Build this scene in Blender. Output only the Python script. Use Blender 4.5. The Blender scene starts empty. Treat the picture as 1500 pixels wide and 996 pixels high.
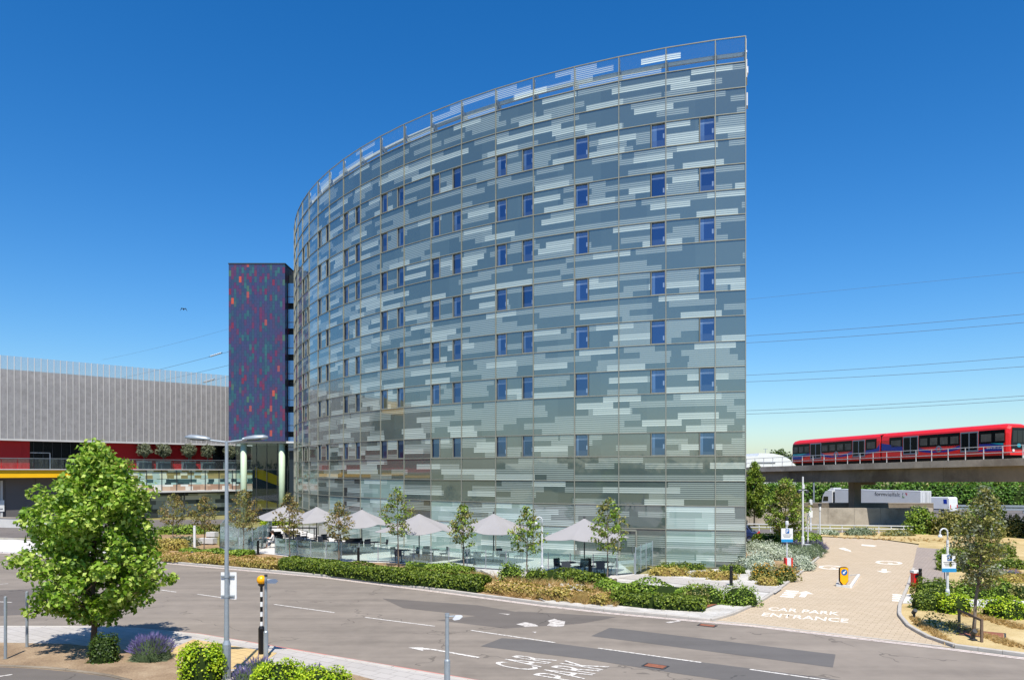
import bpy, math, random
import numpy as np
from mathutils import Vector, Matrix
from mathutils.geometry import tessellate_polygon

# ------------------------------------------------------------------ camera, sky, sun, exposure
S = bpy.context.scene
C = S.collection
FPX, HOR, CAMZ = 1125.0, 690.0, 6.0          # focal length in photo pixels, horizon row, eye height
cam_d = bpy.data.cameras.new('camera')
cam = bpy.data.objects.new('camera', cam_d); C.objects.link(cam)
cam.location = (0, 0, CAMZ); cam.rotation_euler = (math.radians(90), 0, 0)
cam_d.sensor_width = 36; cam_d.lens = 36*FPX/1500.0
cam_d.shift_y = (HOR-498)/1500.0
cam_d.clip_start = 0.1; cam_d.clip_end = 6000
S.camera = cam
SUN_EL = math.radians(60)
SH = Vector((-0.10, 1.0, 0)).normalized()     # direction shadows fall on the ground
W = bpy.data.worlds.new('World'); S.world = W; W.use_nodes = True
nt = W.node_tree; nt.nodes.clear()
sky = nt.nodes.new('ShaderNodeTexSky'); sky.sky_type = 'NISHITA'; sky.sun_disc = False
sky.sun_elevation = SUN_EL; sky.sun_rotation = math.radians(180) - math.atan2(SH.x, SH.y)
sky.air_density = 1.2; sky.dust_density = 0.5; sky.ozone_density = 8.0; sky.altitude = 0
ga = nt.nodes.new('ShaderNodeGamma'); ga.inputs['Gamma'].default_value = 1.12
gm = nt.nodes.new('ShaderNodeHueSaturation'); gm.inputs['Saturation'].default_value = 1.23; gm.inputs['Hue'].default_value = .502
bg = nt.nodes.new('ShaderNodeBackground'); bg.inputs['Strength'].default_value = 0.084
wo = nt.nodes.new('ShaderNodeOutputWorld')
nt.links.new(sky.outputs[0], ga.inputs['Color']); nt.links.new(ga.outputs[0], gm.inputs['Color']); nt.links.new(gm.outputs[0], bg.inputs['Color'])
nt.links.new(bg.outputs[0], wo.inputs['Surface'])
sun_d = bpy.data.lights.new('sun', 'SUN'); sun_d.energy = 4.4; sun_d.angle = math.radians(0.53)
sun_d.color = (1.0, 0.95, 0.87)
sun = bpy.data.objects.new('sun', sun_d); C.objects.link(sun)
ld = Vector((SH.x*math.cos(SUN_EL), SH.y*math.cos(SUN_EL), -math.sin(SUN_EL)))
sun.rotation_euler = ld.to_track_quat('-Z', 'Y').to_euler(); sun.location = (0, -20, 60)
vs = S.view_settings; vs.view_transform = 'Standard'; vs.look = 'None'; vs.gamma = 1; vs.exposure = 0.55
vs.use_curve_mapping = False
S.cycles.max_bounces = 6; S.cycles.diffuse_bounces = 3; S.cycles.glossy_bounces = 3
S.cycles.transparent_max_bounces = 10; S.cycles.use_denoising = True
S.cycles.caustics_reflective = False; S.cycles.caustics_refractive = False

# ------------------------------------------------------------------ helpers
rnd = random.Random(7)
rng = np.random.default_rng(11)
def G(px, py, z=0.0):                         # photo pixel -> point on the level z
    t = (CAMZ-z)/(py-HOR)
    return Vector(((px-750)*t, FPX*t, z))
def AT(px, py, D):                            # photo pixel -> point at depth D (depth taken from what it touches)
    return Vector(((px-750)*D/FPX, D, CAMZ-(py-HOR)*D/FPX))
def DEP(py, z=0.0): return FPX*(CAMZ-z)/(py-HOR)
def sr(r, g, b):                              # display colour 0..255 -> linear
    f = lambda c: (c/255/12.92) if c/255 <= 0.04045 else ((c/255+0.055)/1.055)**2.4
    return (f(r), f(g), f(b), 1)

class MB:
    def __init__(s): s.v = []; s.f = []; s.m = []; s.uv = None
    def add(s, vs_, fs, m=0):
        o = len(s.v); s.v += [tuple(p) for p in vs_]; s.f += [tuple(i+o for i in f) for f in fs]; s.m += [m]*len(fs); return s
    def box(s, c, d, m=0, rz=0.0, rx=0.0, ry=0.0):
        M_ = Matrix.Rotation(rz, 3, 'Z') @ Matrix.Rotation(ry, 3, 'Y') @ Matrix.Rotation(rx, 3, 'X')
        vs_ = []
        for z in (-.5, .5):
            for x, y in ((-.5, -.5), (.5, -.5), (.5, .5), (-.5, .5)):
                vs_.append(Vector(c) + M_ @ Vector((x*d[0], y*d[1], z*d[2])))
        return s.add(vs_, [(3, 2, 1, 0), (4, 5, 6, 7), (0, 1, 5, 4), (1, 2, 6, 5), (2, 3, 7, 6), (3, 0, 4, 7)], m)
    def bar(s, a, b, w, h=None, m=0):             # box section from a to b
        a = Vector(a); b = Vector(b); h = h or w; t = (b-a).normalized()
        up = Vector((0, 0, 1)) if abs(t.z) < .95 else Vector((0, 1, 0))
        x = t.cross(up).normalized(); y = x.cross(t)
        vs_ = [p + x*sx*w/2 + y*sy*h/2 for p in (a, b) for sx, sy in ((-1, -1), (1, -1), (1, 1), (-1, 1))]
        return s.add(vs_, [(3, 2, 1, 0), (4, 5, 6, 7), (0, 1, 5, 4), (1, 2, 6, 5), (2, 3, 7, 6), (3, 0, 4, 7)], m)
    def tube(s, pts, r, n=8, m=0, caps=True):
        pts = [Vector(p) for p in pts]; k = len(pts); rr = r if isinstance(r, (list, tuple)) else [r]*k
        vs_ = []
        for i, p in enumerate(pts):
            t = (pts[min(i+1, k-1)] - pts[max(i-1, 0)]).normalized()
            up = Vector((0, 0, 1)) if abs(t.z) < .9 else Vector((0, 1, 0))
            x = t.cross(up).normalized(); y = x.cross(t)
            vs_ += [p + (x*math.cos(2*math.pi*j/n) + y*math.sin(2*math.pi*j/n))*rr[i] for j in range(n)]
        fs = [(i*n+j, i*n+(j+1) % n, (i+1)*n+(j+1) % n, (i+1)*n+j) for i in range(k-1) for j in range(n)]
        if caps: fs += [tuple(range(n-1, -1, -1)), tuple(range((k-1)*n, k*n))]
        return s.add(vs_, fs, m)
    def lathe(s, prof, c=(0, 0, 0), n=16, m=0):   # prof: (r, z)
        vs_ = [(c[0]+r*math.cos(2*math.pi*j/n), c[1]+r*math.sin(2*math.pi*j/n), c[2]+z) for r, z in prof for j in range(n)]
        k = len(prof)
        fs = [(i*n+j, i*n+(j+1) % n, (i+1)*n+(j+1) % n, (i+1)*n+j) for i in range(k-1) for j in range(n)]
        fs += [tuple(range(n-1, -1, -1)), tuple(range((k-1)*n, k*n))]
        return s.add(vs_, fs, m)
    def poly(s, pts, z=None, m=0):                # flat sheet, any outline
        p3 = [Vector((p[0], p[1], z if z is not None else (p[2] if len(p) > 2 else 0))) for p in pts]
        tr = tessellate_polygon([p3]); fs = []
        for a, b, c in tr:
            nz = (p3[b]-p3[a]).cross(p3[c]-p3[a]).z
            fs.append((a, b, c) if nz > 0 else (a, c, b))
        return s.add(p3, fs, m)
    def prism(s, pts, z0, z1, m=0):               # vertical prism over an outline
        n = len(pts); ar = sum(pts[i][0]*pts[(i+1) % n][1]-pts[(i+1) % n][0]*pts[i][1] for i in range(n))
        P = list(pts) if ar > 0 else list(pts)[::-1]
        b = [(p[0], p[1], z0) for p in P]; t = [(p[0], p[1], z1) for p in P]
        s.poly(t, m=m); s.add(b+t, [(i, (i+1) % n, n+(i+1) % n, n+i) for i in range(n)], m)
        p3 = [Vector(q) for q in b]; tr = tessellate_polygon([p3])
        s.add(p3, [(a, c, b_) if (p3[b_]-p3[a]).cross(p3[c]-p3[a]).z > 0 else (a, b_, c) for a, b_, c in tr], m)
        return s
    def plate(s, O, X, Y, N, outline, th, m=0):   # extruded outline: 2-D (x, y) on plane O + x X + y Y, thickness th along N
        O, X, Y, N = map(Vector, (O, X, Y, N)); n = len(outline)
        ar = sum(outline[i][0]*outline[(i+1) % n][1]-outline[(i+1) % n][0]*outline[i][1] for i in range(n))
        L = list(outline) if ar > 0 else list(outline)[::-1]
        tr = tessellate_polygon([[Vector((p[0], p[1], 0)) for p in L]])
        f_ = [O + X*p[0] + Y*p[1] + N*th for p in L]; b_ = [O + X*p[0] + Y*p[1] for p in L]
        fs = []
        for a, b, c in tr:
            A = Vector(L[b])-Vector(L[a]); B = Vector(L[c])-Vector(L[a])
            if A.x*B.y-A.y*B.x < 0: b, c = c, b
            fs.append((a, b, c)); fs.append((n+a, n+c, n+b))
        fs += [((i+1) % n, i, n+i, n+(i+1) % n) for i in range(n)]
        if X.cross(Y).dot(N) < 0: fs = [tuple(reversed(f)) for f in fs]
        return s.add(f_+b_, fs, m)

def mesh_from(mb, name, mats, origin=None, smooth=False):
    me = bpy.data.meshes.new(name)
    v = mb.v if origin is None else [(p[0]-origin[0], p[1]-origin[1], p[2]-origin[2]) for p in mb.v]
    me.from_pydata(v, [], mb.f)
    for m in (mats if isinstance(mats, (list, tuple)) else [mats]): me.materials.append(MAT(m))
    if len(me.materials) > 1: me.polygons.foreach_set('material_index', mb.m)
    if smooth: me.polygons.foreach_set('use_smooth', [True]*len(me.polygons))
    if mb.uv is not None:
        ul = me.uv_layers.new(name='UVMap')
        ul.data.foreach_set('uv', [c for uv in mb.uv for c in uv])
    me.update(); return me
def obj(name, mb, mats, parent=None, loc=None, rz=0.0, smooth=False, world=False):
    """world=True: the builder's vertices are world positions; the object keeps an origin at loc or its parent."""
    me = mb if isinstance(mb, bpy.types.Mesh) else None
    if me is None:
        org = None
        if world:
            org = Vector(loc) if (loc is not None and parent is None) else (parent_world(parent) if parent is not None else None)
            if parent is not None: loc = None
        me = mesh_from(mb, name, mats, org, smooth)
    o = bpy.data.objects.new(name, me); C.objects.link(o)
    if parent is not None: o.parent = parent
    if loc is not None: o.location = loc
    if rz: o.rotation_euler = (0, 0, rz)
    return o
def parent_world(p):
    v = Vector((0, 0, 0))
    while p is not None: v += Vector(p.location); p = p.parent
    return v
def tag(o, label, cat, group=None):
    o['label'] = label; o['category'] = cat
    if group: o['group'] = group
    return o
def thing(name, label, cat, loc=(0, 0, 0), rz=0.0, group=None):
    o = bpy.data.objects.new(name, None); C.objects.link(o); o.empty_display_size = .2
    o.location = loc; o.rotation_euler = (0, 0, rz)
    return tag(o, label, cat, group)
def struct(name, mb, mats, parent=None, **k):
    o = obj(name, mb, mats, parent, **k)
    if parent is None: o['kind'] = 'structure'
    return o
def dup(root, loc=None, rz=None, label=None, parent=None, scale=None):
    r = root.copy(); C.objects.link(r)
    if parent is not None: r.parent = parent
    if loc is not None: r.location = loc
    if rz is not None: r.rotation_euler = (0, 0, rz)
    if scale is not None: r.scale = scale if isinstance(scale, (tuple, list)) else (scale,)*3
    if label: r['label'] = label
    for ch in list(root.children): dup(ch, parent=r)
    return r

# ------------------------------------------------------------------ materials
_M = {}
class NT:
    def __init__(s, name):
        s.mat = bpy.data.materials.new(name); s.mat.use_nodes = True; s.t = s.mat.node_tree; s.t.nodes.clear()
        s.out = s.t.nodes.new('ShaderNodeOutputMaterial')
    def n(s, t, **k):
        x = s.t.nodes.new('ShaderNode'+t)
        for a, b in k.items(): setattr(x, a, b)
        return x
    def set(s, sock, v):
        if isinstance(v, bpy.types.NodeSocket): s.t.links.new(v, sock)
        elif v is not None: sock.default_value = v
    def math(s, op, a, b=None, c=None):
        x = s.n('Math', operation=op); s.set(x.inputs[0], a)
        if b is not None: s.set(x.inputs[1], b)
        if c is not None: s.set(x.inputs[2], c)
        return x.outputs[0]
    def mix(s, f, a, b, t='MIX'):
        x = s.n('Mix', data_type='RGBA', blend_type=t); s.set(x.inputs[0], f); s.set(x.inputs[6], a); s.set(x.inputs[7], b); return x.outputs[2]
    def white(s, x, y):
        c = s.n('CombineXYZ'); s.set(c.inputs[0], x); s.set(c.inputs[1], y)
        w = s.n('TexWhiteNoise', noise_dimensions='2D'); s.t.links.new(c.outputs[0], w.inputs['Vector']); return w.outputs[0]
    def noise(s, sc, det=4, vec=None, rough=.6):
        x = s.n('TexNoise'); x.inputs['Scale'].default_value = sc; x.inputs['Detail'].default_value = det; x.inputs['Roughness'].default_value = rough
        if vec is not None: s.t.links.new(vec, x.inputs['Vector'])
        return x.outputs[0]
    def ramp(s, f, stops):
        x = s.n('ValToRGB'); cr = x.color_ramp
        while len(cr.elements) < len(stops): cr.elements.new(.5)
        for e, (p, c) in zip(cr.elements, stops): e.position = p; e.color = c
        s.t.links.new(f, x.inputs[0]); return x.outputs[0]
    def pos(s): return s.n('NewGeometry').outputs['Position']
    def oc(s): return s.n('TexCoord').outputs['Object']
    def bsdf(s, col, rough=.6, spec=.4, metal=0.0, **k):
        b = s.n('BsdfPrincipled'); s.set(b.inputs['Base Color'], col); s.set(b.inputs['Roughness'], rough)
        s.set(b.inputs['Specular IOR Level'], spec); s.set(b.inputs['Metallic'], metal)
        for a, v in k.items(): s.set(b.inputs[a.replace('_', ' ')], v)
        return b
    def bump(s, h, st=.3, d=.02):
        x = s.n('Bump'); x.inputs['Strength'].default_value = st; x.inputs['Distance'].default_value = d; s.t.links.new(h, x.inputs['Height']); return x.outputs[0]
    def fin(s, sh): s.t.links.new(sh, s.out.inputs['Surface']); return s.mat
def MAT(m):
    if isinstance(m, bpy.types.Material): return m
    return _M[m]
def mul(c, k): return (min(c[0]*k, 1), min(c[1]*k, 1), min(c[2]*k, 1), 1)
def simple(name, col, rough=.6, var=.12, sc=3.0, spec=.4, metal=0.0, bump=0.0, dirt=None, world=True, **k):
    n = NT(name); p = n.pos() if world else n.oc()
    f = n.noise(sc, 5, p)
    c = n.ramp(f, [(.30, mul(col, 1-var)), (.70, mul(col, 1+var))])
    if dirt:
        g = n.noise(sc*.23, 6, p, .7); c = n.mix(n.math('MULTIPLY', n.math('GREATER_THAN', g, .0), n.math('SMOOTH_MIN', n.math('MAXIMUM', n.math('MULTIPLY', n.math('SUBTRACT', g, .48), 4.0), 0.0), .6, .1)), c, dirt)
    b = n.bsdf(c, rough, spec, metal, **k)
    if bump: n.t.links.new(n.bump(n.noise(sc*6, 4, p), bump), b.inputs['Normal'])
    _M[name] = n.fin(b.outputs[0]); return _M[name]
def leafmat(name, dark, mid, light, trans=.28):
    n = NT(name); g = n.n('NewGeometry')
    c = n.ramp(g.outputs['Random Per Island'], [(.0, dark), (.5, mid), (1.0, light)])
    b = n.bsdf(c, .5, .35); t = n.n('BsdfTranslucent'); n.t.links.new(n.mix(.35, c, (.30, .42, .02, 1), 'MIX'), t.inputs[0])
    m = n.n('MixShader'); m.inputs[0].default_value = trans
    n.t.links.new(b.outputs[0], m.inputs[1]); n.t.links.new(t.outputs[0], m.inputs[2])
    _M[name] = n.fin(m.outputs[0])
# plain finishes
simple('galv', sr(150, 158, 162), .45, .10, 6, .5, .35)
simple('white_paint', sr(222, 222, 218), .45, .04, 4)
simple('white_metal', sr(205, 207, 208), .4, .05, 4)
simple('dark_metal', sr(52, 55, 58), .5, .1, 5)
simple('black_plastic', sr(24, 25, 27), .5, .15, 6)
simple('steel', sr(138, 145, 148), .35, .06, 6, .5, .5)
simple('beige_frame', sr(142, 142, 128), .45, .10, 3, .4, .2)
simple('black_paint', sr(22, 22, 24), .35, .1, 4)
simple('amber', sr(246, 170, 8), .25, .04, 6, .5)
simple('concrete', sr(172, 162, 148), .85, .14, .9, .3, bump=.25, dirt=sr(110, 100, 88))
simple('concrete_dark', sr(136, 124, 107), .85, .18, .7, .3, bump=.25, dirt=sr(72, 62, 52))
simple('kerb_stone', sr(176, 170, 160), .85, .10, 1.6, .3, bump=.2, world=True)
simple('red_panel', sr(180, 24, 27), .5, .07, .6)
simple('yellow_panel', sr(244, 186, 10), .5, .05, .6)
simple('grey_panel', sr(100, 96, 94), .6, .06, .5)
simple('pale_wall', sr(196, 194, 190), .8, .07, .8, bump=.1)
simple('excel_wall', sr(140, 134, 130), .8, .06, .5)
simple('roof_grey', sr(120, 122, 124), .8, .1, .5)
simple('core_grey', sr(62, 68, 72), .8, .08, .5)
simple('tower_dark', sr(34, 44, 50), .4, .08, .7)
simple('red_paint', sr(206, 34, 34), .4, .05, 3)
simple('red_train', sr(222, 40, 40), .28, .05, 1.2, .5)
simple('blue_train', sr(30, 48, 140), .3, .04, 2, .5)
simple('cyan_train', sr(30, 160, 175), .3, .04, 2, .5)
simple('train_grey', sr(120, 130, 142), .4, .05, 2)
simple('undergear', sr(30, 28, 27), .8, .2, 3)
simple('trailer_white', sr(214, 215, 214), .45, .05, .8, dirt=sr(180, 178, 172))
simple('trailer_side', sr(206, 209, 209), .45, .04, .8)
simple('tyre', sr(26, 26, 27), .8, .1, 8)
simple('car_blue', sr(38, 52, 92), .2, .05, 3, .6, Coat_Weight=.6)
simple('van_white', sr(226, 227, 226), .3, .04, 1, .5, Coat_Weight=.5)
simple('glass_dark', sr(18, 24, 30), .06, .1, 2, .7)
simple('canopy', sr(150, 147, 146), .85, .035, .7, .2, bump=.08)
simple('pot_grey', sr(120, 138, 142), .6, .08, 1.5)
simple('brown_bark', sr(96, 80, 66), .9, .2, 9, .2, bump=.5)
simple('grey_bark', sr(120, 108, 94), .9, .2, 12, .2, bump=.4)
simple('rust_plate', sr(140, 88, 66), .8, .22, 6, .3, bump=.2)
simple('timber', sr(112, 96, 82), .85, .2, 7, .2)
simple('sign_blue', sr(16, 92, 158), .45, .03, 3)
simple('sign_teal', sr(40, 138, 190), .45, .03, 3)
simple('text_grey', sr(110, 112, 116), .6, .04, 3)
simple('logo_red', sr(190, 40, 44), .5, .03, 3)
simple('logo_green', sr(90, 140, 70), .5, .03, 3)
simple('logo_blue', sr(24, 56, 160), .5, .03, 3)
simple('skin', sr(206, 158, 130), .6, .05, 6)
simple('cloth_white', sr(225, 220, 216), .85, .05, 6)
simple('cloth_beige', sr(205, 190, 165), .85, .05, 6)
simple('cloth_grey', sr(80, 84, 92), .85, .06, 6)
simple('hair_dark', sr(60, 42, 32), .7, .1, 9)
simple('soft_grey', sr(66, 70, 76), .8, .08, 4)
simple('column_green', sr(186, 204, 176), .5, .05, 1.5)
simple('bird_dark', sr(34, 36, 44), .7, .1, 9)
simple('insulator', sr(196, 200, 202), .35, .05, 6)
simple('wire', sr(86, 96, 108), .6, .02, .4)
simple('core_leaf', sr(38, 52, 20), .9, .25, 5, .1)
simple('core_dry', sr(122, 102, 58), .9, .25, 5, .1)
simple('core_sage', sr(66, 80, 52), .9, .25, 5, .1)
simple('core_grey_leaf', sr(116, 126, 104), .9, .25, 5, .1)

# foliage
leafmat('leaf_main', sr(60, 96, 18), sr(128, 166, 40), sr(206, 220, 112), .38)
leafmat('leaf_hedge', sr(54, 74, 16), sr(98, 120, 32), sr(148, 162, 60))
leafmat('leaf_bright', sr(100, 138, 12), sr(158, 186, 22), sr(206, 220, 60), .3)
leafmat('leaf_dark', sr(34, 54, 14), sr(58, 82, 26), sr(92, 114, 42))
leafmat('leaf_green', sr(76, 108, 24), sr(120, 150, 44), sr(166, 184, 76))
leafmat('leaf_street', sr(84, 86, 40), sr(128, 128, 64), sr(172, 162, 94))
leafmat('leaf_autumn', sr(100, 84, 44), sr(140, 118, 68), sr(166, 140, 92))
leafmat('leaf_olive', sr(86, 94, 70), sr(124, 130, 104), sr(164, 166, 138))
leafmat('leaf_far', sr(46, 84, 18), sr(82, 122, 36), sr(122, 158, 62), .3)
leafmat('leaf_yellow', sr(146, 132, 62), sr(178, 160, 78), sr(204, 186, 104))
leafmat('leaf_dry', sr(158, 124, 70), sr(190, 154, 96), sr(214, 186, 130))
leafmat('leaf_silver', sr(156, 166, 144), sr(190, 198, 176), sr(214, 220, 200), .2)
leafmat('leaf_sage', sr(82, 98, 72), sr(112, 128, 98), sr(142, 156, 124))
leafmat('leaf_lavender', sr(90, 80, 128), sr(118, 106, 158), sr(146, 136, 184))
leafmat('leaf_orange', sr(190, 130, 18), sr(220, 160, 30), sr(236, 184, 60))

# ground surfaces
def asphalt(name, col, var=.13):
    n = NT(name); p = n.pos()
    big = n.noise(.12, 5, p, .6); mid = n.noise(1.3, 5, p, .65); fine = n.noise(55, 2, p)
    # streaks along the carriageway
    mp = n.n('Mapping'); n.t.links.new(p, mp.inputs[0]); mp.inputs['Rotation'].default_value = (0, 0, math.radians(33)); mp.inputs['Scale'].default_value = (.05, .9, 1)
    st = n.noise(1.0, 3, mp.outputs[0])
    f = n.math('ADD', n.math('MULTIPLY', big, .40), n.math('ADD', n.math('MULTIPLY', st, .35), n.math('MULTIPLY', mid, .25)))
    c = n.ramp(f, [(.34, mul(col, 1-var*1.5)), (.5, col), (.66, mul(col, 1+var*1.3))])
    c = n.mix(n.math('MULTIPLY', fine, .35), c, mul(col, .62))
    mp2 = n.n('Mapping'); n.t.links.new(p, mp2.inputs[0]); mp2.inputs['Rotation'].default_value = (0, 0, math.radians(33)); mp2.inputs['Scale'].default_value = (.004, .55, 1)
    tk = n.noise(1.0, 2, mp2.outputs[0]); c = n.mix(n.math('MULTIPLY', n.math('MAXIMUM', n.math('MULTIPLY', n.math('SUBTRACT', tk, .5), 3.0), 0.0), .5), c, mul(col, .66))
    dsp = n.n('VectorMath', operation='ADD'); sc2 = n.n('VectorMath', operation='SCALE'); nz = n.n('TexNoise'); nz.inputs['Scale'].default_value = 1.1; n.t.links.new(p, nz.inputs['Vector'])
    n.t.links.new(nz.outputs['Color'], sc2.inputs[0]); sc2.inputs['Scale'].default_value = 1.4; n.t.links.new(p, dsp.inputs[0]); n.t.links.new(sc2.outputs[0], dsp.inputs[1])
    vo = n.n('TexVoronoi', feature='DISTANCE_TO_EDGE'); vo.inputs['Scale'].default_value = .16; n.t.links.new(dsp.outputs[0], vo.inputs['Vector'])
    ck = n.math('MULTIPLY', n.math('LESS_THAN', vo.outputs['Distance'], .0045), n.math('GREATER_THAN', n.noise(.25, 2, p), .52)); c = n.mix(n.math('MULTIPLY', ck, .55), c, mul(col, .35))
    b = n.bsdf(c, .82, .35); n.t.links.new(n.bump(fine, .35, .01), b.inputs['Normal'])
    _M[name] = n.fin(b.outputs[0])
asphalt('asphalt', sr(136, 126, 114), .24); asphalt('asphalt_patch', sr(102, 98, 94)); asphalt('asphalt_far', sr(112, 106, 102))
asphalt('asphalt_mid', sr(106, 99, 92))
def blocks(name, c1, c2, mortar, w, h, rot=0.0, off=.5):
    n = NT(name); p = n.pos(); mp = n.n('Mapping'); n.t.links.new(p, mp.inputs[0]); mp.inputs['Rotation'].default_value = (0, 0, rot)
    br = n.n('TexBrick'); n.t.links.new(mp.outputs[0], br.inputs['Vector']); br.offset = off
    br.inputs['Color1'].default_value = c1; br.inputs['Color2'].default_value = c2; br.inputs['Mortar'].default_value = mortar
    br.inputs['Scale'].default_value = 1.0; br.inputs['Brick Width'].default_value = w; br.inputs['Row Height'].default_value = h
    br.inputs['Mortar Size'].default_value = .012; br.inputs['Mortar Smooth'].default_value = .2
    g = n.noise(.35, 6, p, .65); c = n.mix(n.math('MULTIPLY', g, .45), br.outputs[0], mul(c1, .68))
    b = n.bsdf(c, .85, .3); n.t.links.new(n.bump(br.outputs['Fac'], -.4, .01), b.inputs['Normal'])
    _M[name] = n.fin(b.outputs[0])
ROADROT = math.radians(33)
blocks('paviour', sr(195, 177, 151), sr(183, 165, 138), sr(140, 124, 103), .42, .21, ROADROT)
blocks('paviour_grey', sr(166, 152, 140), sr(152, 140, 130), sr(110, 100, 92), .42, .21, ROADROT)
blocks('slabs', sr(184, 178, 170), sr(174, 168, 160), sr(136, 130, 122), .62, .42, ROADROT)
blocks('slabs_light', sr(212, 208, 202), sr(202, 199, 194), sr(160, 156, 150), 1.2, .6, ROADROT)
blocks('tactile', sr(206, 178, 126), sr(196, 168, 116), sr(150, 128, 90), .4, .4, ROADROT, 0)
def earth(name, stops, sc=.6, fsc=14, bump=.6):
    n = NT(name); p = n.pos(); a = n.noise(sc, 6, p, .7); f = n.noise(fsc, 4, p, .7)
    c = n.ramp(n.math('ADD', n.math('MULTIPLY', a, .6), n.math('MULTIPLY', f, .4)), stops)
    b = n.bsdf(c, .95, .2); n.t.links.new(n.bump(f, bump, .04), b.inputs['Normal']); _M[name] = n.fin(b.outputs[0])
earth('mulch', [(.33, sr(102, 84, 66)), (.5, sr(148, 126, 101)), (.68, sr(180, 160, 132))], .5, 22)
earth('dry_lawn', [(.32, sr(138, 126, 84)), (.48, sr(182, 160, 112)), (.66, sr(206, 186, 142))], .35, 16)
earth('white_gravel', [(.30, sr(140, 134, 124)), (.5, sr(188, 184, 176)), (.7, sr(212, 208, 202))], 1.2, 26)
earth('soil', [(.3, sr(96, 76, 56)), (.5, sr(150, 124, 92)), (.7, sr(190, 168, 132))], .7, 15)
earth('far_ground', [(.3, sr(92, 104, 56)), (.5, sr(128, 124, 80)), (.7, sr(156, 140, 96))], .03, 2)
# worn road paint
n = NT('road_paint'); p = n.pos(); f = n.noise(9, 6, p, .75)
b = n.bsdf(n.ramp(f, [(.38, sr(150, 141, 131)), (.54, sr(222, 217, 208))]), .7, .3); _M['road_paint'] = n.fin(b.outputs[0])
n = NT('worn_paint'); f = n.noise(5, 6, n.pos(), .75)
b = n.bsdf(n.ramp(f, [(.40, sr(150, 141, 132)), (.58, sr(206, 200, 192))]), .75, .3); _M['worn_paint'] = n.fin(b.outputs[0])
n = NT('paviour_paint'); f = n.noise(6, 6, n.pos(), .75)
b = n.bsdf(n.ramp(f, [(.36, sr(205, 180, 146)), (.5, sr(232, 226, 214))]), .7, .3); _M['paviour_paint'] = n.fin(b.outputs[0])
n = NT('red_line'); f = n.noise(6, 6, n.pos(), .75)
b = n.bsdf(n.ramp(f, [(.34, sr(168, 130, 118)), (.46, sr(204, 122, 110))]), .7, .3); _M['red_line'] = n.fin(b.outputs[0])
n = NT('pink_line'); f = n.noise(6, 6, n.pos(), .75)
b = n.bsdf(n.ramp(f, [(.36, sr(180, 164, 152)), (.52, sr(226, 212, 202))]), .7, .3); _M['pink_line'] = n.fin(b.outputs[0])

# glass with a printed white frit: u in metres along the facade, v in frit bands
def frit_nodes(n, dens=1.0, top=None):
    uvn = n.n('UVMap'); sp = n.n('SeparateXYZ'); n.t.links.new(uvn.outputs[0], sp.inputs[0]); u, v = sp.outputs[0], sp.outputs[1]
    band = n.math('FLOOR', v)
    def layer(seed, freq, thr):
        off = n.math('MULTIPLY', n.white(band, seed), 11.0)
        cell = n.math('FLOOR', n.math('ADD', n.math('MULTIPLY', u, freq), off))
        return n.math('GREATER_THAN', n.white(n.math('ADD', cell, seed*3.7), band), thr)
    a = layer(1.3, .34, .64/dens); a2 = layer(5.9, .50, .88/dens); b_ = layer(9.1, .40, .80/dens)
    fv = n.math('FRACT', v); st = n.math('FRACT', n.math('MULTIPLY', fv, 3.0))
    s1 = n.math('LESS_THAN', st, .36); s2 = n.math('LESS_THAN', st, .58)
    line = n.math('MULTIPLY', n.math('LESS_THAN', fv, .13), n.math('MULTIPLY', b_, .95))
    d1 = n.math('MULTIPLY', n.math('MAXIMUM', a, a2), n.math('ADD', n.math('MULTIPLY', s1, .40), .09))
    d2 = n.math('MULTIPLY', b_, n.math('ADD', n.math('MULTIPLY', s2, .46), .24))
    fr = n.math('MAXIMUM', n.math('MAXIMUM', d1, d2), line)
    return u, v, fr
def fritglass(name, base, base2, fritc, rough=.03, coat=1.0, dens=1.0, spec=.5):
    n = NT(name); u, v, fr = frit_nodes(n, dens)
    oi = n.n('ObjectInfo'); cell = n.white(n.math('FLOOR', n.math('MULTIPLY', u, .33)), n.math('FLOOR', n.math('MULTIPLY', v, .25)))
    bc = n.mix(cell, base, base2); bc = n.mix(n.math('MULTIPLY', n.noise(.5, 4, n.pos()), .3), bc, mul(base, .6))
    c = n.mix(fr, bc, fritc)
    b = n.bsdf(c, .35, spec, IOR=1.52); n.set(b.inputs['Roughness'], n.math('ADD', n.math('MULTIPLY', fr, .3), .25))
    b.inputs['Coat Weight'].default_value = coat; b.inputs['Coat Roughness'].default_value = rough; b.inputs['Coat IOR'].default_value = 2.15
    _M[name] = n.fin(b.outputs[0])
fritglass('frit_glass', sr(82, 96, 90), sr(70, 83, 78), sr(198, 210, 198))
fritglass('frit_lobby', sr(140, 166, 156), sr(112, 134, 128), sr(204, 220, 212), dens=1.05)
fritglass('frit_dark', sr(44, 52, 52), sr(64, 76, 74), sr(190, 204, 196))
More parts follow.
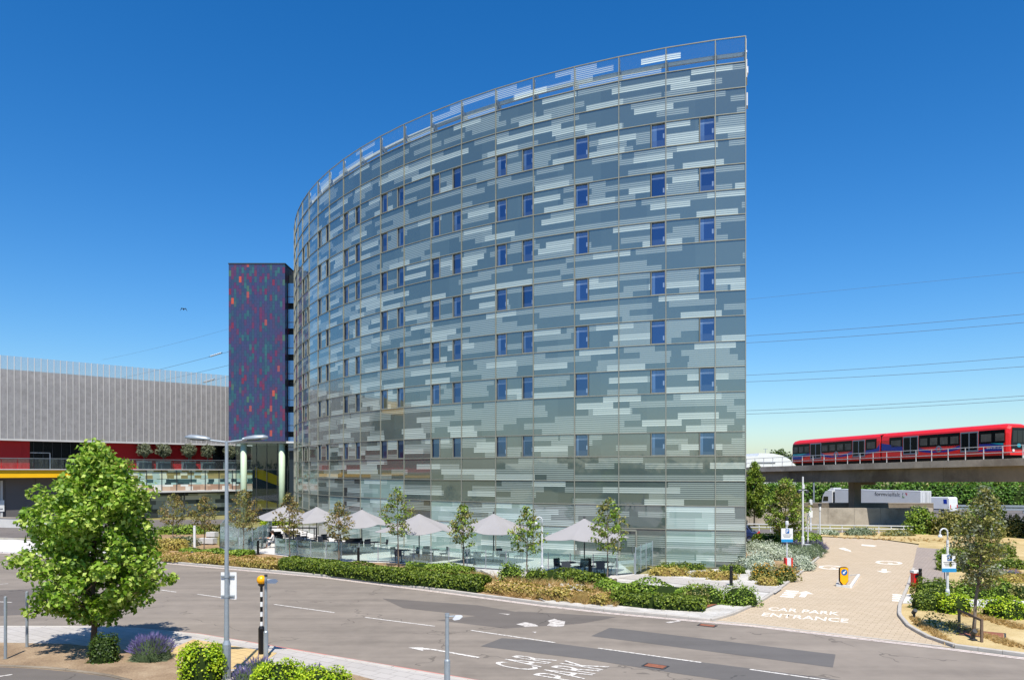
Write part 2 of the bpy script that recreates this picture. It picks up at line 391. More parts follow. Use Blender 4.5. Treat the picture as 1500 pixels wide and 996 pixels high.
def clearglass(name, tint, refl=.12, frit=True, dens=.9, opacity=.12, fritc=sr(214, 226, 224), alpha_frit=.8):
    n = NT(name)
    tr = n.n('BsdfTransparent'); tr.inputs[0].default_value = tint
    gl = n.n('BsdfGlossy'); gl.inputs['Roughness'].default_value = .02; gl.inputs['Color'].default_value = (.95, .98, 1, 1)
    lw = n.n('Fresnel'); lw.inputs['IOR'].default_value = 1.5
    m = n.n('MixShader'); n.set(m.inputs[0], n.math('MINIMUM', n.math('ADD', n.math('MULTIPLY', lw.outputs[0], 1.0), refl), .9))
    n.t.links.new(tr.outputs[0], m.inputs[1]); n.t.links.new(gl.outputs[0], m.inputs[2]); sh = m.outputs[0]
    d = n.n('BsdfDiffuse'); d.inputs[0].default_value = fritc
    f = n.n('MixShader')
    if frit:
        u, v, fr = frit_nodes(n, dens); n.set(f.inputs[0], n.math('ADD', n.math('MULTIPLY', fr, alpha_frit), opacity))
    else: f.inputs[0].default_value = opacity
    n.t.links.new(sh, f.inputs[1]); n.t.links.new(d.outputs[0], f.inputs[2])
    _M[name] = n.fin(f.outputs[0])
clearglass('parapet_glass', (.86, .94, .97, 1), .0, True, .82, .02, fritc=sr(230, 240, 228), alpha_frit=.9)
clearglass('balustrade_glass', (.86, .95, .93, 1), .02, True, 1.0, .10, fritc=sr(196, 220, 214), alpha_frit=.62)
clearglass('terrace_glass', (.78, .84, .86, 1), .0, False, opacity=.03)
clearglass('lobby_glass', (.80, .88, .87, 1), .0, False, opacity=.0)
# hotel room windows: dark glass mirroring the sky, whose blue is also put into its colour, printed top edge, pale curtain edge
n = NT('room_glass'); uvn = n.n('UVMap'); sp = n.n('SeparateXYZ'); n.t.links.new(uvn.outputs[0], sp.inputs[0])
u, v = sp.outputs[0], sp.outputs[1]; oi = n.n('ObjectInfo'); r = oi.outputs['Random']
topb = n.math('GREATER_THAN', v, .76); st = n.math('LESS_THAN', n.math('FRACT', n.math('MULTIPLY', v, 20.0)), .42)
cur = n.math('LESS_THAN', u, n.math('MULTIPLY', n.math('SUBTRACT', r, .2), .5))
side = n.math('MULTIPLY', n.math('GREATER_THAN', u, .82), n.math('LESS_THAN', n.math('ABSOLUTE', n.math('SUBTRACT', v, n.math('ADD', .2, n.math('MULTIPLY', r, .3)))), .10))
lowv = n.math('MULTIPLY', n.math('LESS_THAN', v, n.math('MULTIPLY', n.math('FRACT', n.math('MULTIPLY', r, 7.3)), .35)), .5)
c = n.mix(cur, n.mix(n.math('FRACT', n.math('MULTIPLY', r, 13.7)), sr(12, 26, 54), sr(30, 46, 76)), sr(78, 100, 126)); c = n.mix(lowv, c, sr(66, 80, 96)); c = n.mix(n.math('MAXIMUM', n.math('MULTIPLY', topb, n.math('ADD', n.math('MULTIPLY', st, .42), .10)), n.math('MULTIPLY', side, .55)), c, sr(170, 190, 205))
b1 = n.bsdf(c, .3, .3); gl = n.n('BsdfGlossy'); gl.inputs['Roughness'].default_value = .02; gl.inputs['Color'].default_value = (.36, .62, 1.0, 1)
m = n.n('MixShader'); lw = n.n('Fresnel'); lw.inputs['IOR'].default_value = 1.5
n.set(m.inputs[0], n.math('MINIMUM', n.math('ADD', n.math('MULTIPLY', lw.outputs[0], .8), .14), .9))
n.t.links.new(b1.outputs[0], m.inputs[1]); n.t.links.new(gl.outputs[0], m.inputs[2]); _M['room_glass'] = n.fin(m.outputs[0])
n = NT('stair_glass'); b = n.bsdf(sr(52, 92, 140), .08, .8, 0.0, Coat_Weight=1.0); _M['stair_glass'] = n.fin(b.outputs[0])
# tower: small upright tiles in purples, teals and a few oranges
n = NT('tower_tiles'); uvn = n.n('UVMap'); sp = n.n('SeparateXYZ'); n.t.links.new(uvn.outputs[0], sp.inputs[0]); u, v = sp.outputs[0], sp.outputs[1]
cu = n.math('FLOOR', n.math('MULTIPLY', u, 1/.30)); of = n.math('MULTIPLY', n.math('FRACT', n.math('MULTIPLY', cu, .5)), 1.0)
cv = n.math('FLOOR', n.math('ADD', n.math('MULTIPLY', v, 1/.72), of))
w = n.white(cu, cv); w2 = n.white(n.math('ADD', cu, 71.0), cv); big = n.noise(.55, 3, n.oc())
x = n.n('ValToRGB'); x.color_ramp.interpolation = 'CONSTANT'; cr = x.color_ramp
cols = [(0, (46, 62, 96)), (.16, (58, 60, 100)), (.34, (44, 76, 96)), (.50, (66, 54, 96)), (.64, (40, 88, 96)), (.70, (84, 44, 86)), (.79, (104, 38, 76)), (.87, (48, 96, 100)), (.92, (118, 34, 62)), (.955, (70, 104, 86)), (.978, (190, 78, 52))]
while len(cr.elements) < len(cols): cr.elements.new(.5)
for e, (pp, cc) in zip(cr.elements, cols): e.position = pp; e.color = sr(*cc)
n.t.links.new(w, x.inputs[0])
jt = n.math('MAXIMUM', n.math('LESS_THAN', n.math('FRACT', n.math('MULTIPLY', u, 1/.30)), .07), n.math('LESS_THAN', n.math('FRACT', n.math('ADD', n.math('MULTIPLY', v, 1/.72), of)), .04))
c = n.mix(n.math('MULTIPLY', w2, .55), x.outputs[0], sr(50, 66, 92)); c = n.mix(n.math('MULTIPLY', jt, .7), c, sr(30, 34, 50))
b = n.bsdf(c, .35, .5); _M['tower_tiles'] = n.fin(b.outputs[0])
# mosaic glazing of the exhibition centre's lower wing
def mosaic(name, cols, cw, ch):
    n = NT(name); uvn = n.n('UVMap'); sp = n.n('SeparateXYZ'); n.t.links.new(uvn.outputs[0], sp.inputs[0]); u, v = sp.outputs[0], sp.outputs[1]
    cv = n.math('FLOOR', n.math('MULTIPLY', v, 1/ch)); off = n.math('MULTIPLY', n.white(cv, 3.0), 7.0)
    cu = n.math('FLOOR', n.math('ADD', n.math('MULTIPLY', u, 1/cw), off)); w = n.white(cu, cv)
    x = n.n('ValToRGB'); x.color_ramp.interpolation = 'CONSTANT'; cr = x.color_ramp
    while len(cr.elements) < len(cols): cr.elements.new(.5)
    for i, (e, cc) in enumerate(zip(cr.elements, cols)): e.position = i/len(cols); e.color = sr(*cc)
    n.t.links.new(w, x.inputs[0]); b = n.bsdf(x.outputs[0], .25, .5, Coat_Weight=.5); _M[name] = n.fin(b.outputs[0])
mosaic('mosaic_upper', [(150, 142, 96), (196, 206, 180), (140, 134, 88), (160, 184, 172), (128, 124, 84)], .9, .42)
mosaic('mosaic_mid', [(62, 88, 88), (150, 182, 174), (50, 70, 72), (176, 198, 188)], .8, .45)
mosaic('mosaic_lower', [(176, 150, 128), (206, 204, 194), (190, 168, 146), (160, 132, 112), (210, 214, 206)], 1.0, .5)
mosaic('mosaic_base', [(150, 160, 156), (206, 208, 204), (60, 70, 72), (176, 186, 180), (96, 104, 104)], 1.3, .55)
# woven metal screen of the exhibition hall
n = NT('mesh_screen'); p = n.pos(); f = n.noise(1.4, 6, p, .75); f2 = n.noise(40, 2, p)
c = n.ramp(n.math('ADD', n.math('MULTIPLY', f, .5), n.math('MULTIPLY', f2, .5)), [(.36, sr(142, 139, 137)), (.62, sr(182, 179, 177))])
d = n.bsdf(c, .55, .4, .2); tr = n.n('BsdfTransparent'); m = n.n('MixShader'); m.inputs[0].default_value = .80
n.t.links.new(tr.outputs[0], m.inputs[1]); n.t.links.new(d.outputs[0], m.inputs[2]); _M['mesh_screen'] = n.fin(m.outputs[0])
n = NT('mesh_thin'); d = n.bsdf(sr(178, 176, 174), .5, .4, .3); tr = n.n('BsdfTransparent'); m = n.n('MixShader'); m.inputs[0].default_value = .24
n.t.links.new(tr.outputs[0], m.inputs[1]); n.t.links.new(d.outputs[0], m.inputs[2]); _M['mesh_thin'] = n.fin(m.outputs[0])
simple('train_pane', sr(84, 84, 80), .4, .4, 1.2, .2)
simple('glass_black', sr(14, 17, 20), .2, .2, 1.5, .18)
simple('rib_grey', sr(204, 200, 196), .6, .05, .8)
# ------------------------------------------------------------------ ground sheets
def gp(pts, z=0.0): return [G(x, y, z) for x, y in pts]
def sheet(name, pts, z, mat, th=0.0):
    mb = MB()
    if th: mb.prism([(p.x, p.y) for p in pts], z-th, z)
    else: mb.poly([(p.x, p.y) for p in pts], z)
    return struct(name, mb, mat)
RD = Vector((.842, -.539, 0)); ND = Vector((.539, .842, 0))        # along / across the road
mb = MB(); mb.poly([(-2500, -1500), (2500, -1500), (2500, 3500), (-2500, 3500)], -.06); struct('ground', mb, 'far_ground')
far_edge = gp([(-420, 792), (0, 809), (240, 823.5), (480, 845), (640, 865), (800, 886), (900, 897), (1000, 906), (1100, 914.5), (1380, 947), (1500, 962), (1640, 981)])
near_edge = gp([(-420, 917), (0, 920), (130, 920.5), (200, 923), (284, 931), (380, 947), (520, 971), (667, 996)])
road_pts = far_edge + [far_edge[-1]+RD*40, near_edge[-1]+RD*55] + near_edge[::-1]
sheet('road', road_pts, 0.0, 'asphalt')
# tarmac repairs and the wide dark trench strips
pz = .004
def patch(name, pts, mat='asphalt_patch', z=.004): return sheet(name, gp(pts, z), z, mat)
patch('road_patch', [(866, 931), (893, 919), (915, 921), (1224, 958), (1220, 977), (960, 943)])
patch('road_patch', z=.0048, pts=[(704, 946), (735, 934), (770, 936), (870, 949), (1290, 1003), (1300, 1030), (1000, 987), (860, 965)])
patch('road_patch', [(560, 876), (700, 886), (770, 898), (700, 902), (590, 890)], 'asphalt_mid', .0035)
patch('road_patch', [(640, 908), (760, 895), (905, 903), (850, 913), (740, 920)], 'asphalt_mid', .0022)
patch('road_patch', [(-200, 870), (60, 862), (30, 900), (-200, 912)], 'asphalt_mid')
for pts in ([(-300, 765), (330, 760), (330, 768), (240, 792), (90, 786), (-300, 790)],):
    sheet('forecourt_road', gp(pts), -.03, 'asphalt_far')
sheet('pavement', gp([(-420, 789), (20, 790), (60, 793), (200, 803), (238, 812), (240, 822), (0, 807.5), (-420, 791)], .08), .08, 'slabs_light', .12)
sheet('service_road', gp([(980, 772), (1346, 778), (1346, 784), (1200, 783), (1188, 791), (1150, 788), (1095, 795), (980, 806)]), -.03, 'asphalt_far')
hw = [Vector((5, 92, 0)), Vector((60, 84, 0)), Vector((150, 70, 0)), Vector((190, 95, 0)), Vector((90, 121, 0)), Vector((5, 123, 0))]
sheet('highway', hw, -.025, 'asphalt_far')
# near footway, mulch bed, crossing paving, parking corner
near_k = [p + Vector((0, -.16, 0)) for p in near_edge]
pts = near_k + [near_k[-1]+RD*55, Vector((30, -30, 0)), Vector((-60, -30, 0)), Vector((-60, near_k[0].y, 0))]
sheet('footway', pts, .10, 'slabs', .16)
sheet('crossing_paving', gp([(283, 936), (406, 956), (396, 963), (352, 979), (318, 981), (258, 967), (244, 953)], .1), .106, 'tactile')
mulch_pts = gp([(-200, 943), (0, 941), (100, 943), (150, 949), (244, 956), (260, 969), (318, 983), (352, 982), (372, 975), (420, 975), (520, 988), (600, 1010), (600, 1100), (-200, 1100)], .1)
sheet('mulch_bed', mulch_pts, .112, 'mulch')
sheet('parking_bay', gp([(-200, 974), (0, 976.5), (55, 979), (110, 984), (160, 991), (200, 1001), (200, 1090), (-200, 1090)], .12), .120, 'asphalt_mid')
# far planting strip, terrace, path, drive
bed_edge = [p + ND*.16 for p in far_edge[2:9]]
bed1 = bed_edge[:4] + gp([(700, 850), (690, 834), (579, 823), (472, 817.5), (402, 810.5), (321, 801), (300, 780), (236, 776), (215, 800)])
sheet('planting_bed', bed1, .08, 'soil', .12)
drive_l = [(1040, 910), (1068, 903), (1092, 893), (1116, 881), (1140, 865), (1165, 846), (1186, 829), (1204, 813), (1213, 803), (1208, 797), (1196, 792.5), (1184, 790)]
bed2 = bed_edge[3:6] + gp([(1040, 908.5), (1066, 901), (1090, 891), (1114, 879), (1138, 863), (1163, 844.5), (1130, 838), (1060, 834), (935, 843), (811, 840), (700, 834)])
sheet('gravel_bed', bed2, .083, 'white_gravel', .12)
bed3 = gp([(1060, 834), (1130, 838), (1163, 844.5), (1184, 827.5), (1202, 811.5), (1211, 802.5), (1206, 797), (1194, 793), (1150, 789.5), (1095, 797), (1080, 800)])
sheet('shrub_bed', bed3, .086, 'soil', .12)
sheet('path', gp([(905, 846), (930, 841), (1000, 846), (1066, 853), (1146, 861), (1136, 868), (1050, 860), (960, 851)], .1), .098, 'slabs')
drive = gp(drive_l + [(1200, 786), (1290, 790), (1346, 798), (1340, 830), (1329, 862), (1317, 889), (1317, 902), (1330, 919), (1358, 935), (1396, 948.5)])
sheet('car_park_drive', drive, .006, 'paviour')
sheet('parking_strip', gp([(1343.5, 801), (1382, 804), (1385, 852), (1331, 857)], .03), .020, 'paviour_grey')
lawn = gp([(1196, 785), (1290, 789), (1346, 796.5), (1342, 830), (1331, 862), (1319, 889), (1319, 902), (1332, 919), (1360, 935), (1396, 947.5), (1500, 961), (1640, 979.5)])
lawn += [lawn[-1]+RD*12, Vector((70, 40, 0)), Vector((95, 78, 0)), G(1345, 778), G(1200, 780)]
sheet('dry_lawn', lawn, .012, 'dry_lawn')
sheet('footpath', gp([(1322, 869), (1345, 870), (1470, 878), (1560, 882), (1560, 893), (1460, 890), (1345, 883), (1318, 883)], .03), .022, 'slabs_light')

# kerbs, stone by stone
def resample(pts, step):
    out = [pts[0].copy()]; acc = 0
    for a, b in zip(pts[:-1], pts[1:]):
        L = (b-a).length; d = step-acc
        while d <= L: out.append(a+(b-a)*(d/L)); d += step
        acc = L-(d-step)
    return out
def kerb(pts, name='kerb', step=.92, w=.15, h=.12, mat='kerb_stone', smooth_pts=True):
    root = bpy.data.objects.new(name, None); C.objects.link(root); root['kind'] = 'structure'; root.location = pts[0]
    q = resample(pts, step); me = {}
    for a, b in zip(q[:-1], q[1:]):
        L = (b-a).length-.012; key = round(L, 2)
        if key not in me:
            mb = MB(); x0, x1, y0, y1, c = -L/2, L/2, -w/2, w/2, .02
            mb.add([(x0, y0, -.06), (x1, y0, -.06), (x1, y1, -.06), (x0, y1, -.06), (x0, y0, h-c), (x1, y0, h-c), (x1, y1, h-c), (x0, y1, h-c),
                    (x0, y0+c, h), (x1, y0+c, h), (x1, y1-c, h), (x0, y1-c, h)],
                   [(0, 1, 5, 4), (1, 2, 6, 5), (2, 3, 7, 6), (3, 0, 4, 7), (4, 5, 9, 8), (5, 6, 10, 9), (6, 7, 11, 10), (7, 4, 8, 11), (8, 9, 10, 11)])
            me[key] = mesh_from(mb, 'kerb_stone', mat)
        o = bpy.data.objects.new('kerb_stone', me[key]); C.objects.link(o); o.parent = root
        o.location = (a+b)/2 - root.location + Vector((0, 0, rnd.uniform(-.006, .006)))
        o.rotation_euler = (0, 0, math.atan2((b-a).y, (b-a).x) + rnd.uniform(-.004, .004))
kerb([p+ND*.09 for p in far_edge[2:8]] + [p+ND*.02 for p in gp([(1040, 910), (1068, 902.5), (1092, 892.5), (1116, 880.5), (1140, 864.5), (1165, 845.5), (1186, 828.5), (1204, 812.5), (1213, 803)])])
kerb([p+Vector((0, -.09, 0)) for p in near_edge[1:]] + [near_edge[-1]+RD*3])
kerb([p+ND*.05 for p in gp([(1338, 834), (1329, 862), (1318, 887), (1317, 902), (1331, 919), (1358, 934.5), (1396, 947.5), (1500, 961.5), (1640, 980.5)])], step=.7)
kerb(gp([(-40, 788.5), (20, 789.5), (60, 792.5), (200, 802.5)]), step=1.6)
kerb(gp([(-60, 974.5), (0, 975.5), (55, 978), (110, 983), (160, 990), (200, 1000)], .1), h=.06, w=.12, mat='concrete_dark')
kerb(gp([(1384, 803), (1386.5, 852)], .03), step=1.2, w=.12, h=.14)
# flush channel at the mouth of the drive
mb = MB(); a = far_edge[7]; b = far_edge[9]
mb.poly([p[:2] for p in (far_edge[7]+ND*.0, far_edge[8], far_edge[9], far_edge[9]+ND*.16, far_edge[8]+ND*.16, far_edge[7]+ND*.16)], .012); struct('channel_stones', mb, 'kerb_stone')

# painted markings
def stripe(pts, w, z, mat, name):
    mb = MB()
    for a, b in zip(pts[:-1], pts[1:]):
        t = (b-a).normalized(); s = Vector((-t.y, t.x, 0))*w/2
        mb.add([(p.x, p.y, z) for p in (a-s, b-s, b+s, a+s)], [(0, 1, 2, 3)])
    return struct(name, mb, mat)
for off, nm in ((-.16, 0), (-.34, 0)):
    stripe([p+ND*off for p in far_edge[1:12]], .11, .008, 'pink_line', 'kerb_line')
    stripe([p+Vector((0, -off*1.0, 0)) for p in near_edge[1:]]+[near_edge[-1]+RD*4-ND*off], .15, .008, 'red_line', 'kerb_line')
for a, b in (((222, 862), (258, 867)), ((289, 870), (346, 878)), ((402, 885), (490, 897)), ((535, 904), (637, 917)), ((690, 923), (813, 941)), ((876, 949), (1027, 970)), ((1098, 980), (1260, 1003)), ((-20, 857), (12, 854.5)), ((-30, 880), (17, 882)), ((-30, 821), (10, 824))):
    stripe([G(*a), G(*b)], .10, .009, 'road_paint', 'lane_line')
stripe([G(-20, 993, .12), G(18, 987.5, .12)], .09, .126, 'road_paint', 'bay_line')
for pts in ([(756, 914), (770, 911), (784, 914), (789, 917), (770, 918), (764, 916)], [(802, 909), (812, 906), (818, 908), (828, 910), (826, 917), (812, 918), (801, 916), (806, 912)], [(779, 925), (786, 925), (784, 927)],
            [(730, 898), (748, 899), (744, 900.5)], [(975, 911), (995, 908), (998, 909.5), (980, 912.5)]):
    sheet('worn_marking', gp(pts), .0085, 'worn_paint')
# left-pointing arrow in the lane
def rp(o, x, y): return o + RD*(-x) + ND*y          # x towards the left along the road, y across
o = G(704, 962)
arrow = [(0, -.05), (2.6, .10), (3.05, .05), (3.3, -.10), (3.32, .12), (3.95, -.45), (2.9, -.62), (3.1, -.38), (2.95, -.22), (2.6, -.14), (0, -.29)]
sheet('lane_arrow', [rp(o, x*.72, y*.55) for x, y in arrow], .009, 'road_paint')

_fonts = {}
def text_mesh(txt, size=1.0, spacing=1.0, bold=0.0):
    cu = bpy.data.curves.new('t', 'FONT'); cu.body = txt; cu.size = size; cu.space_character = spacing; cu.offset = bold; cu.resolution_u = 3; cu.align_x = 'LEFT'
    o = bpy.data.objects.new('t', cu); C.objects.link(o); bpy.context.view_layer.update()
    dg = bpy.context.evaluated_depsgraph_get(); me = bpy.data.meshes.new_from_object(o.evaluated_get(dg))
    bpy.data.objects.remove(o); bpy.data.curves.remove(cu); return me
def text_on(name, txt, O, X, Y, width, height, mat, parent=None, bold=.0, spacing=1.0):
    me = text_mesh(txt, 1.0, spacing, bold); v = np.zeros(len(me.vertices)*3); me.vertices.foreach_get('co', v); v = v.reshape(-1, 3)
    lo, hi = v.min(0), v.max(0); q = (v-lo)/np.maximum(hi-lo, 1e-6)
    O, X, Y = Vector(O), Vector(X), Vector(Y)
    base = parent_world(parent) if parent is not None else Vector((0, 0, 0))
    w = [O-base + X*(a*width) + Y*(b*height) for a, b, c in q]
    me.vertices.foreach_set('co', [c for p in w for c in p]); me.materials.clear(); me.materials.append(MAT(mat)); me.update()
    o = bpy.data.objects.new(name, me); C.objects.link(o)
    if parent is not None: o.parent = parent
    return o
# words on the carriageway, read across the lane
t = text_on('lane_lettering', 'CAR', G(779, 983)+Vector((0, 0, .010)), ND, -RD, 1.6, 1.5, 'road_paint', bold=-.004); t['kind'] = 'structure'
t = text_on('lane_lettering', 'PARK', G(893, 976)-ND*2.1+Vector((0, 0, .010)), ND, -RD, 2.1, 1.5, 'road_paint', bold=-.004); t['kind'] = 'structure'
ex = (G(1232, 909)-G(1115, 900)).normalized(); ey = Vector((-ex.y, ex.x, 0))
a = G(1115, 902); t = text_on('drive_lettering', 'ENTRANCE', a+Vector((0, 0, .011)), ex, ey, 3.3, .85, 'paviour_paint', bold=.012); t['kind'] = 'structure'
a = G(1124, 893.5); t = text_on('drive_lettering', 'CAR PARK', a+Vector((0, 0, .011)), ex, ey, 2.85, .85, 'paviour_paint', bold=.012); t['kind'] = 'structure'
for (ax, ay, fl, sc) in ((1178, 870, 1, 1.0), (1295, 836, -1, 1.0)):
    o = G(ax, ay); d = (G(1236, 820)-G(1176, 876)).normalized() if fl > 0 else (G(1322, 850)-G(1300, 815)).normalized()*1
    d = Vector((.45, .893, 0)) * fl; s_ = Vector((-d.y, d.x, 0))
    out = [(-1.0, -.14), (.15, -.14), (.15, -.42), (1.0, 0), (.15, .42), (.15, .14), (-1.0, .14)]
    sheet('drive_arrow', [o+d*x*sc+s_*y*sc for x, y in out], .011, 'paviour_paint')
def ring(o, rx, ry, w, name, mat):
    mb = MB(); n_ = 28; vs_ = []
    for k in range(n_):
        c, s_ = math.cos(2*math.pi*k/n_), math.sin(2*math.pi*k/n_)
        for q in (1, 1-w): vs_.append(o + Vector((.893, -.45, 0))*rx*q*c + Vector((.45, .893, 0))*ry*q*s_ + Vector((0, 0, .011)))
    mb.add(vs_, [(2*k, 2*((k+1) % n_), 2*((k+1) % n_)+1, 2*k+1) for k in range(n_)]); return struct(name, mb, mat)
ring(G(1218, 831), .75, 1.05, .28, 'speed_roundel', 'paviour_paint'); ring(G(1302, 824), .8, 1.1, .28, 'speed_roundel', 'paviour_paint')
for px, py in ((1218, 832.5), (1302, 825.5)):
    t = text_on('speed_figure', '5', G(px, py)+Vector((-.16, -.1, .0112)), (.893, -.45, 0), (.45, .893, 0), .34, .8, 'paviour_paint', bold=.02); t['kind'] = 'structure'
for pts in ([(1228, 803), (1236, 802), (1246, 806), (1247, 808), (1238, 806)], [(1262, 797), (1285, 799), (1280, 800.5), (1262, 799)]): sheet('drive_arrow', gp(pts), .011, 'paviour_paint')
for (px, py) in ((1146, 870), (1307, 876)):
    for k in range(4): sheet('give_way_block', [G(px, py)+Vector((.45, .893, 0))*(k*.62-.9)+Vector((.893, -.45, 0))*q[0]+Vector((.45, .893, 0))*q[1] for q in ((0, 0), (.62, 0), (.62, .42), (0, .42))], .0105, 'paviour_paint')
# iron covers
def cover(px, py, wx, wy, label, nx=1, z=.012, mat='rust_plate', ang=-.57):
    p = G(px, py, z); t = thing('iron_cover', label, 'cover', p, ang)
    for k in range(nx):
        mb = MB(); mb.box((k*(wx+.03), 0, 0), (wx, wy, .02)); obj('cover_plate', mb, mat, t)
    mb = MB(); X0, X1 = -wx/2-.05, (nx-1)*(wx+.03)+wx/2+.05
    for y in (-wy/2-.03, wy/2+.03): mb.box(((X0+X1)/2, y, -.004), (X1-X0, .05, .02))
    for x in (X0, X1): mb.box((x, 0, -.004), (.05, wy+.1, .018))
    obj('cover_frame', mb, 'dark_metal', t)
cover(1030, 887, .75, .6, 'pair of rusty iron covers at the end of the clipped hedge', 2, .10, ang=.9)
cover(1036, 915.5, .55, .3, 'rusty drain cover beside the kerb line at the drive mouth')
cover(960, 975, .6, .35, 'rusty cover set in the dark tarmac strip of the road')
cover(1437, 928, 1.4, 1.1, 'brown metal plate in the dry lawn behind the timber tree guard', 1, .03)
cover(613, 987, .5, .14, 'dark gully grating on the red kerb line')
# ------------------------------------------------------------------ the curved hotel
PW = 3.03
P = [Vector((14.427, 47.41, 0)), Vector((12.667, 47.834, 0))]; HD = [math.radians(13.5)]
for k in range(23):
    h = math.radians(17.0+3.5*k-.03*k*k/2); HD.append(h); P.append(P[-1]+PW*Vector((-math.cos(h), math.sin(h), 0)))
NCOL = len(P)-1
LV = [0.0, 2.33, 3.83, 5.38, 6.96, 8.46, 10.93] + [10.93+1.5637*k for k in range(1, 15)]
LV[-1] = 32.82; NROW = len(LV)-1
WROWS = {4, 6, 8, 10, 12, 14, 16}
WCOL = {1: 'R', 2: 'R', 3: 'L', 5: 'LR', 7: 'LR', 9: 'LR', 11: 'LR', 13: 'LR', 15: 'LR', 17: 'LR', 19: 'LR'}
def out(k): return Vector((-math.sin(HD[k]), -math.cos(HD[k]), 0))
VB = [0]
for j in range(NROW): VB.append(VB[-1]+max(1, round((LV[j+1]-LV[j])/.39)))
arc = [0]
for k in range(NCOL): arc.append(arc[-1]+(P[k+1]-P[k]).length)
hotel = thing('hotel', 'curved hotel clad in grey glass panels printed with white stripes', 'building', P[0])
HO = P[0].copy()
def panel_geo(mb, k, j, f0=0.0, f1=1.0, g=.02, d0=0.0, th=.03, uvmode=None, tilt=.004):
    a, b = P[k], P[k+1]; L = (b-a).length; t = (b-a)/L; n_ = out(k)
    s0, s1 = f0*L+g, f1*L-g; z0, z1 = LV[j]+g+.01, LV[j+1]-g-.01
    base = len(mb.v); vs_ = []
    for d in (d0, d0-th):
        for s_, z in ((s0, z0), (s1, z0), (s1, z1), (s0, z1)):
            q = a + t*s_ + n_*(d+(rnd.uniform(-tilt, tilt) if d == d0 else 0)) - HO; vs_.append((q.x, q.y, z))
    fs = [(0, 3, 2, 1), (4, 5, 6, 7), (0, 1, 5, 4), (1, 2, 6, 5), (2, 3, 7, 6), (3, 0, 4, 7)]
    if j == NROW-1: fs = fs[:1]                  # clear parapet sheet
    mb.add(vs_, fs)
    if uvmode == 'unit': cs = [(1, 0), (0, 0), (0, 1), (1, 1)]
    else:
        v0, v1 = VB[j]+.02, VB[j+1]-.02; cs = [(arc[k]+s0, v0), (arc[k]+s1, v0), (arc[k]+s1, v1), (arc[k]+s0, v1)]
    cs = cs+cs
    if mb.uv is None: mb.uv = []
    for f in fs: mb.uv += [cs[i] for i in f]
lobby = {0: 'f', 1: 'l', 2: 'f', 3: 'f', 4: 'd', 5: 'l', 6: 'd', 7: 'l', 8: 'd', 9: 'l', 10: 'l', 11: 'd', 12: 'l'}
def pmat(k, j):
    if j == NROW-1: return 'parapet_glass'
    if j <= 1 or (j == 2 and k in (9, 10, 11)):
        c = lobby.get(k, 'f')
        if c == 'd' and j == 0: c = 'l'
        return {'f': 'frit_glass', 'l': 'frit_lobby', 'd': 'frit_dark'}[c]
    return 'frit_glass'
WFR = .325
far_mb = MB()
for k in range(NCOL):
    for j in range(NROW):
        spans = [(0.0, 1.0)]
        wins = []
        if j in WROWS and k in WCOL:
            c = WCOL[k]; lo, hi = 0.0, 1.0
            wf = WFR if c != 'LR' else .30
            if 'R' in c: wins.append((0.0, wf)); lo = wf
            if 'L' in c: wins.append((1-wf, 1.0)); hi = 1-wf
            spans = [(lo, hi)]
        for f0, f1 in spans:
            if k >= 15: panel_geo(far_mb, k, j, f0, f1)
            else:
                mb = MB(); panel_geo(mb, k, j, f0, f1); obj('glass_panel', mb, pmat(k, j), hotel)
        for f0, f1 in wins:
            mb = MB(); panel_geo(mb, k, j, f0, f1, .05, -.10, .02, 'unit', .004)
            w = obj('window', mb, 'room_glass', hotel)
            a, b = P[k], P[k+1]; n_ = out(k); A = a+(b-a)*f0-HO; B = a+(b-a)*f1-HO; fm = MB(); z0, z1 = LV[j]+.03, LV[j+1]-.03
            t = (b-a).normalized()
            for q in (A+t*.045, B-t*.045): fm.box((q.x-n_.x*.01, q.y-n_.y*.01, (z0+z1)/2), (.04, .08, z1-z0), rz=math.atan2(t.y, t.x))
            for z in (z0+.02, z1-.02): fm.bar(Vector((A.x, A.y, z))-n_*.03, Vector((B.x, B.y, z))-n_*.03, .05, .035)
            obj('window_frame', fm, 'beige_frame', w)
o = obj('glass_panel', far_mb, 'frit_glass', hotel); o['kind'] = 'stuff'
for k in range(NCOL+1):
    h = HD[min(k, NCOL-1)]; n_ = out(min(k, NCOL-1)); q = P[k]-HO+n_*.015; mb = MB()
    mb.box((q.x, q.y, LV[-1]/2), (.05, .09, LV[-1]), rz=math.pi-h); obj('mullion', mb, 'beige_frame', hotel)
for j, z in enumerate(LV):
    mb = MB()
    for k in range(NCOL):
        n_ = out(k); mb.bar(P[k]-HO+n_*.01+Vector((0, 0, z)), P[k+1]-HO+n_*.01+Vector((0, 0, z)), .075, .05)
    obj('transom', mb, 'beige_frame', hotel)
# body behind the glass, roof and parapet steelwork
def offs(d): return [P[k]-out(min(k, NCOL-1))*d for k in range(NCOL+1)]
inner = offs(.22); back = offs(13.0); back[0] = P[0]+Vector((.2868, .958, 0))*13; inner[0] = P[0]+Vector((.285, .9585, 0))*.22+Vector((-.05, 0, 0))
mb = MB(); mb.prism([(p.x-HO.x, p.y-HO.y) for p in inner+back[::-1]], 0.0, 30.6); obj('wall', mb, ['core_grey'], hotel)
r1 = offs(.5); r2 = offs(12.5); r2[0] = P[0]+Vector((.285, .9585, 0))*12.5
mb = MB(); mb.prism([(p.x-HO.x, p.y-HO.y) for p in r1[0:]+r2[::-1]], 30.61, 30.95); rf = obj('roof', mb, 'roof_grey', hotel)
mb = MB(); q = offs(.45)
for a, b in zip(q[:-1], q[1:]): mb.bar(a-HO+Vector((0, 0, 31.95)), b-HO+Vector((0, 0, 31.95)), .16, .24)
obj('roof_rail', mb, 'white_paint', rf)
